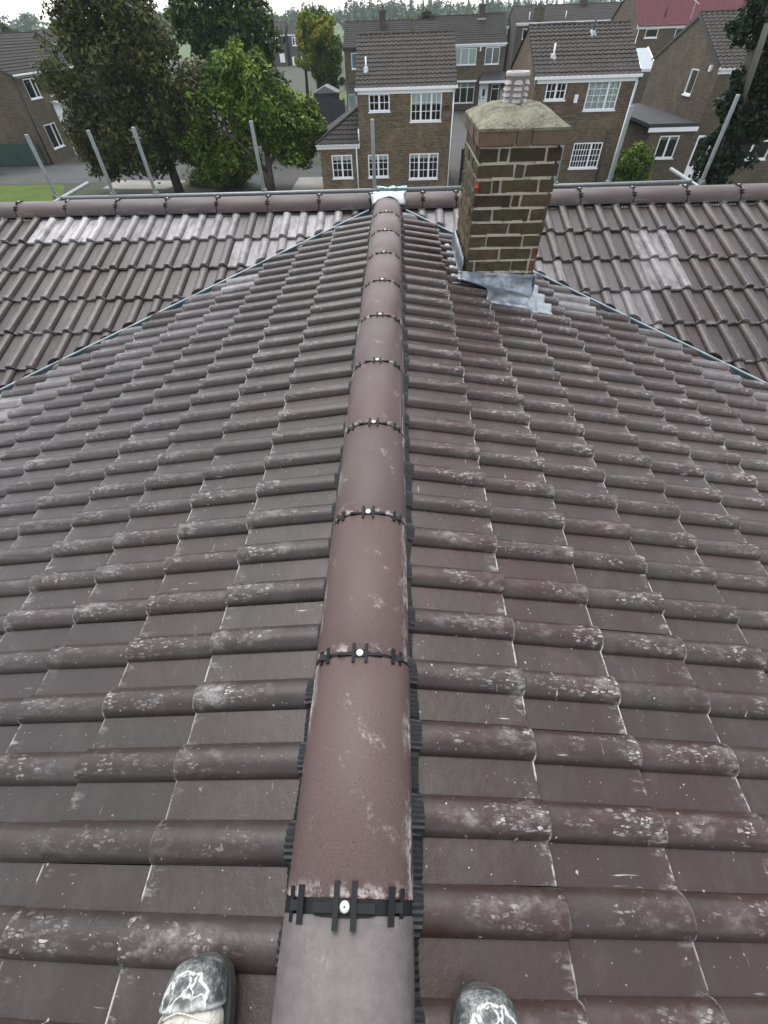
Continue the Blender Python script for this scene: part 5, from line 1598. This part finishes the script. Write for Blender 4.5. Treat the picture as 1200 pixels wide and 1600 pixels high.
bush('hedge top in the gap beside the conservatory', (15.0, 43.6, -4.4), (1.1, 1.2, 1.7), 4500, .07, LF_DARK)
# distant trees that can be told apart
far_specs = [(-58, 120, 2.3, 4.0, 'dark round tree on the skyline near the left edge'), (-72, 118, 2.2, 3.0, 'tree cut by the left picture edge on the skyline'), (-46, 118, 1.6, 4.5, 'low skyline trees just left of the big tree')]
for x, y, zt_, w_, lab in far_specs:
    tree('broadleaf_tree', lab, (x, y, GZ), [[((x, y, GZ), .3), ((x, y, zt_ - 2), .1)]], [((x, y, zt_ - 2.2), (w_, w_ * .8, 2.4)), ((x + w_ * .5, y, zt_ - 3), (w_ * .6, w_ * .6, 2))], 4500, .28, LF_DARK, BARKD, 16, limbs=3)
# far wood on the skyline: one mass
cl = []
def far_wood(xa, xb, y, z, hgt, n, spiky):
    for _ in range(n):
        x = rng.uniform(xa, xb); yy = y + rng.uniform(-25, 25); h = hgt * rng.uniform(.55, 1.15); w_ = rng.uniform(3.0, 6.5) if not spiky else rng.uniform(1.6, 3.0)
        if spiky:
            for k in range(4): f = k / 4; cl.append((np.array([x, yy, z + h * (.2 + .8 * f)]), np.array([w_ * (1 - f * .85), w_ * (1 - f * .85), h * .2])))
        else:
            for k in range(3): cl.append((np.array([x + rng.normal() * w_ * .5, yy, z + h * rng.uniform(.35, .8)]), np.array([w_ * .7, w_ * .7, h * .34])))
far_wood(-340, -60, 440, -1.2, 9.0, 90, False)
far_wood(-60, 420, 470, -.8, 9.5, 150, False)
far_wood(-40, 430, 452, -1.0, 11.0, 230, True)
far_wood(-220, 60, 330, -3.2, 5.5, 60, False)
far_wood(40, 320, 240, -5.2, 6.0, 90, True)
v = leaves(cl, 60000, .85)
o = quads_obj('far_wood', v, LF_FAR, None, (0, 440, -2)); tag(o, 'hazy band of distant trees along the skyline', 'trees', kind='stuff')
# thin poles on the skyline
POLE = simple('weathered_pole', (0.16, 0.15, 0.14), .9)
for x, y, h, lab in ((6.6, 130, 10.2, 'thin utility pole on the skyline right of the dull dark tree'), (-1.2, 150, 11.2, 'thin utility pole behind the television aerial')):
    m = MB(); m.tube([(x, y, GZ), (x, y, GZ + h)], [.14, .10], 8); m.box(x - .9, x + .9, y - .05, y + .05, GZ + h - .8, GZ + h - .68)
    tag(m.build('utility_pole', POLE, None, off=(x, y, GZ)), lab, 'pole')
root = empty('street_lamp', (-16.5, 47, GZ), 'slim grey street lamp among the tree tops at upper left', 'street lamp')
m = MB(); m.tube([(-16.5, 47, GZ), (-16.5, 47, -.3), (-16.5, 46.9, .0)], [.07, .045, .04], 8); m.build('column', GALV, root, smooth=True)
m = MB(); m.tube([(-16.9, 46.9, .0), (-16.5, 46.9, .04), (-16.2, 46.9, .03)], [.05, .08, .06], 8); m.build('lantern', POTRIM, root, smooth=True)

# ------------------------------------------------------------------ haze
HAZE = True
if HAZE:
    hm = bpy.data.materials.new('pale_haze'); hm.use_nodes = True; nt = hm.node_tree; nt.nodes.clear()
    ho = nt.nodes.new('ShaderNodeOutputMaterial'); pv = nt.nodes.new('ShaderNodeVolumePrincipled')
    pv.inputs['Color'].default_value = (0.80, 0.90, 0.96, 1); pv.inputs['Density'].default_value = 0.00026; pv.inputs['Anisotropy'].default_value = 0.0
    nt.links.new(pv.outputs[0], ho.inputs['Volume'])
    m = MB(); m.box(-1000, 1000, -950, 1000, GZ - 1.0, 9.5)
    tag(m.build('haze', hm, None), kind='stuff')
for o in bpy.data.objects:
    if '_w' in o: del o['_w']
